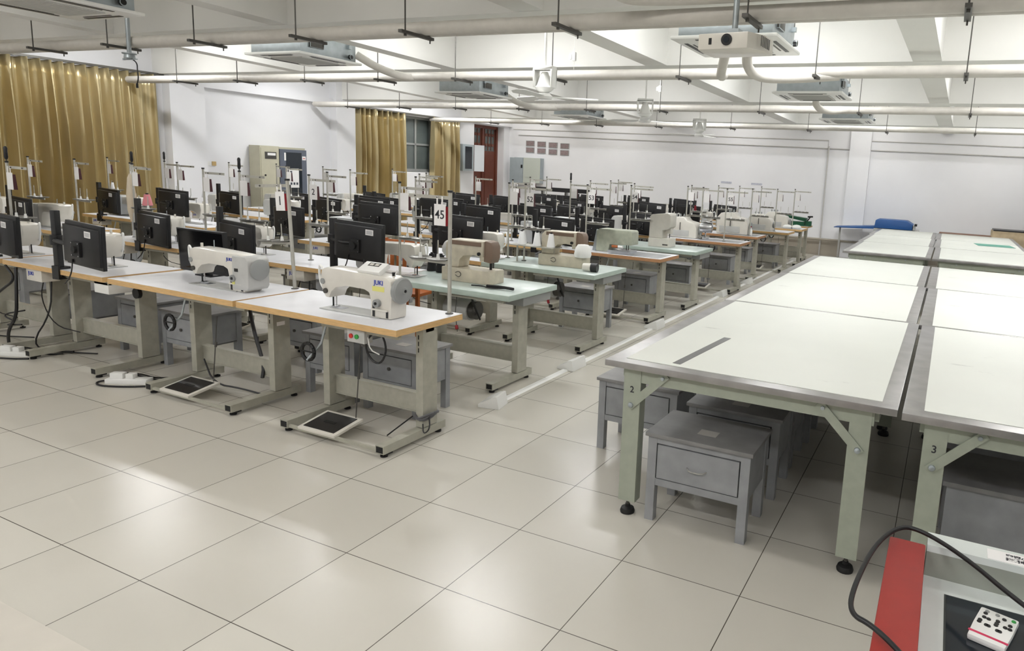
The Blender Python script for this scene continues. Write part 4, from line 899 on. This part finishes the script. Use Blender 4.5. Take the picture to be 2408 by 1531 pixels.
# ---------------------------------------------------------------- curtains
def curtain(label, y0, y1, z0, z1, folds, seed, d0=.13, flare=.1):
    rnd = random.Random(seed); n = int(folds * 14); rows = 16
    ph = [rnd.uniform(0, 6.28) for _ in range(6)]; vs = []; fs = []
    for j in range(rows + 1):
        v = j / rows
        for i in range(n + 1):
            u = i / n
            a = 2 * PI * folds * u + 1.6 * math.sin(2 * PI * 2.3 * u + ph[0]) + .8 * math.sin(2 * PI * 5.1 * u + ph[1])
            amp = .05 + .055 * min(1, v * 3) * (.7 + .3 * math.sin(9 * u + ph[2]))
            off = amp * (math.sin(a) + .35 * math.sin(2 * a + ph[3] + 1.5 * v) + .22 * math.sin(3.3 * a + ph[4] - 2 * v))
            if v < .12: off += .012 * math.sin(3 * a + ph[5]) * (1 - v / .12)
            yy = y0 + (y1 - y0) * u + .02 * math.sin(a + v * 2) + flare * v * (u - .5) * .5
            vs.append((d0 + off, yy, z1 + (z0 - z1) * v + .012 * math.sin(a) * (v == 0)))
    for j in range(rows):
        for i in range(n): k = j * (n + 1) + i; fs.append((k, k + 1, k + n + 2, k + n + 1))
    o = LB().add(vs, fs, gold).build('curtain')
    for f in o.data.polygons: f.use_smooth = True
    md = o.modifiers.new('thickness', 'SOLIDIFY'); md.thickness = .003
    tag(o, label, 'curtain', 'gold satin curtains')
curtain('wide gold satin curtain on the left wall beside the front rows', .6, 5.72, .06, 3.14, 30, 3)
curtain('gold satin curtain drawn left of the far barred window', 10.12, 11.72, .06, 3.05, 9, 5)
curtain('narrow gold satin curtain right of the far barred window', 12.66, 13.8, .06, 3.05, 8, 8)
for a, c, z, l in [(.4, 5.82, 3.17, 'dark curtain rail above the wide gold curtain'), (10.05, 13.86, 3.07, 'dark curtain rail above the far window curtains')]:
    o = LB().box((.09, a, z - .02), (.17, c, z + .015), M('rail_metal', (106, 104, 98), .4, .5)).box((.0, a + .1, z), (.09, a + .13, z + .012), dark_st).box((.0, c - .13, z), (.09, c - .1, z + .012), dark_st).build('curtain_rail'); tag(o, l, 'curtain rail')

# ---------------------------------------------------------------- left wall cabinets
def LT(x, y, z): return tuple(TL @ Vector((x, y, z)))
t = thing('steel_cabinet', 'beige steel cabinet against the left wall', 'cabinet', LT(.03, 7.48, 0), LA)
MB().box((0, 0, 0), (.33, .43, 2.04), cab_be).box((.33, .02, .03), (.342, .41, 2.0), cab_be).build('body', t, bevel=.004)
MB().box((.342, .1, 1.78), (.346, .36, 1.92), dark_st).box((.346, .16, 1.85), (.348, .34, 1.9), paper).build('vent', t)
MB().cyl((.342, .1, 1.45), (.35, .1, 1.45), .02, black_m).build('lock', t)
t = thing('display_cabinet', 'slate cabinet with smoked glass door and paper notices against the left wall', 'cabinet', LT(.03, 7.92, 0), LA)
MB().box((0, 0, 0), (.32, .62, 2.03), cab_be).build('body', t)
MB().box((0.3200, .0, .02), (0.3400, .64, 1.99), cab_bl).box((0.3400, .14, .5), (0.3420, .52, 1.93), dgl).build('door', t)
MB().box((0.3430, .1, 1.76), (0.3460, .14, 1.92), paper).build('white_handle', t)
n_ = MB().box((0.3430, .2, 1.2), (0.3450, .44, 1.6), paper)
for (a, b_) in ((.23, 1.5), (.23, 1.41), (.23, 1.26), (.3, 1.26), (.37, 1.26)): n_.box((.345, a, b_), (.346, a + .045, b_ + .05), M('photo_grey', (70, 76, 84), .6))
n_.build('notice', t)
MB().box((0.3425, .53, 1.78), (0.3440, .62, 1.86), paper).box((0.3440, .55, 1.81), (0.3445, .6, 1.825), red_b).build('sticker', t)
t = thing('wall_socket', 'white and wooden wall socket plates on the left wall', 'socket', LT(0, 6.62, 1.6), LA)
MB().box((0, .0, 0), (.012, .09, .08), white_pl).build('socket_plate', t); MB().box((0, .1, 0), (.014, .18, .08), M('wood_plate', (206, 176, 120), .5)).build('dimmer_plate', t)
t = thing('fire_box', 'blue-grey wall box with dark glass door beside the brown door', 'box', LT(0, 13.9, 1.68), LA)
MB().box((0, 0, 0), (.16, .48, .75), boxg).build('box', t, bevel=.004)
MB().box((.16, .1, .06), (.165, .4, .69), dgl).build('glass_door', t)
MB(Matrix.Translation((.16, .5, 0)) @ Matrix.Rotation(-.5, 4, 'Z')).box((0, 0, 0), (.02, .3, .75), M('light_panel', (220, 224, 228), .5)).build('side_door', t)
# ---------------------------------------------------------------- back wall
t = thing('switch_cabinet', 'open grey metal switch cabinet on the back wall by the corner', 'cabinet', (-7.02, YB - .2, 1.4))
MB().box((0, 0, 0), (.95, .2, .76), boxg).build('box', t)
MB().box((-.15, -.02, -.02), (.33, 0.0, .75), boxg).box((.26, -.025, .44), (.32, -.02, .54), black_m).build('door_leaf', t)
MB().box((.35, -.02, 0), (.95, 0, .76), M('pale_green_grey', (196, 202, 192), .5)).build('door_leaf', t)
for i in range(4):
    for j in range(2):
        t = thing('framed_notice', 'small grey framed notice by the back corner, %s column, %s row' % (POS[i], ['upper', 'lower'][j]), 'notice', (-6.72 + i * .41, YB - .02, 2.52 - .2 * j - .015 * i), 0, 'framed notices on the back wall')
        MB().box((0, 0, 0), (.3, .02, .165), grey_pl).build('frame', t); MB().box((.015, -.002, .015), (.285, 0, .15), M('notice_print', (150, 132, 132), .6, var=.4, scale=30)).build('print', t)
def cond(name, lab, pts, r=.012, m=None):
    o = MB().tube(pts, r, m or M('conduit_grey', (196, 194, 190), .5), 8).build(name); return tag(o, lab, 'conduit', 'conduits on the back wall')
cond('conduit', 'upper white conduit along the back wall, left part', [(-7.2, YB - .015, 3.02), (2.45, YB - .015, 2.95), (2.45, YB - .015, 2.62)])
cond('conduit', 'upper white conduit along the back wall, right part', [(3.0, YB - .015, 2.97), (8.5, YB - .015, 2.9)])
cond('conduit', 'lower white conduit running the whole back wall', [(-7.0, YB - .02, 2.85), (8.6, YB - .02, 2.68)])
cond('conduit', 'vertical white pipe from the conduits to the floor', [(2.47, YB - .05, 2.8), (2.47, YB - .05, .0)], .02)
cond('heating_pipe', 'grey pipe along the foot of the back wall', [(-3, YB - .15, .42), (8.6, YB - .15, .42)], .025, dado_m)
tag(MB().box((3.0, YB - .12, 0), (3.5, YB, Z_SLAB), wall_m).build('trim_16'), kind='structure')
for x, l in ((-.35, 'left'), (.5, 'right')):
    o = MB().box((0, 0, 0), (.3, .006, .05), M('faded_print', (196, 198, 210), .7, var=.2, scale=30)).build('wall_lettering'); o.location = (x, YB - .006, 1.72); tag(o, 'faded strip of lettering high on the back wall, %s one' % l, 'sign')
# fusing machines behind the far cutting tables
t = thing('fusing_press', 'blue fusing press with blue feed tray behind the far left cutting table', 'press', (3.85, 15.35, 0))
MB().box((0, 0, .0), (1.0, .7, .86), grey_en).build('base', t)
MB().prism([(.0, .87), (.02, 1.05), (.06, 1.08), (.72, 1.08), (.86, 1.0), (.86, .87)], .05, .65, blue_p).build('hood', t, bevel=.01)
MB().box((.87, .1, .87), (.92, .6, .98), grey_en).cyl((.9, .05, 1.0), (.96, .05, 1.0), .03, black_m).build('control_knob', t)
MB().prism([(-.95, .80), (-.95, .815), (0, .90), (0, .84)], .1, .7, blue_p).build('feed_tray', t)
for x in (-.85,): MB().box((x, .35, 0), (x + .04, .39, .81), grey_en).build('tray_leg', t)
t = thing('fusing_press', 'tan canvas covered press behind the far right cutting table', 'press', (6.4, 15.35, 0))
MB().box((0, 0, 0), (1.4, .7, .8), tan_c).box((.0, .0, .8), (1.4, .7, 1.0), tan_c).build('body', t, bevel=.01)
MB().box((.02, .02, 1.0), (1.38, .68, 1.03), black_m).build('top_cover', t)
MB().box((-1.1, .1, .84), (0, .6, .86), M('brown_tray', (120, 84, 62), .6)).build('tray', t)
MB().box((-1.05, .3, 0), (-1.01, .34, .84), grey_en).build('tray_leg', t)
for P_ in list(PT.values()) + MV + list(SP.values()) + [std, rear, M2, AC, HG, FN, STL, STK, LP, LP3]: P_.finish()
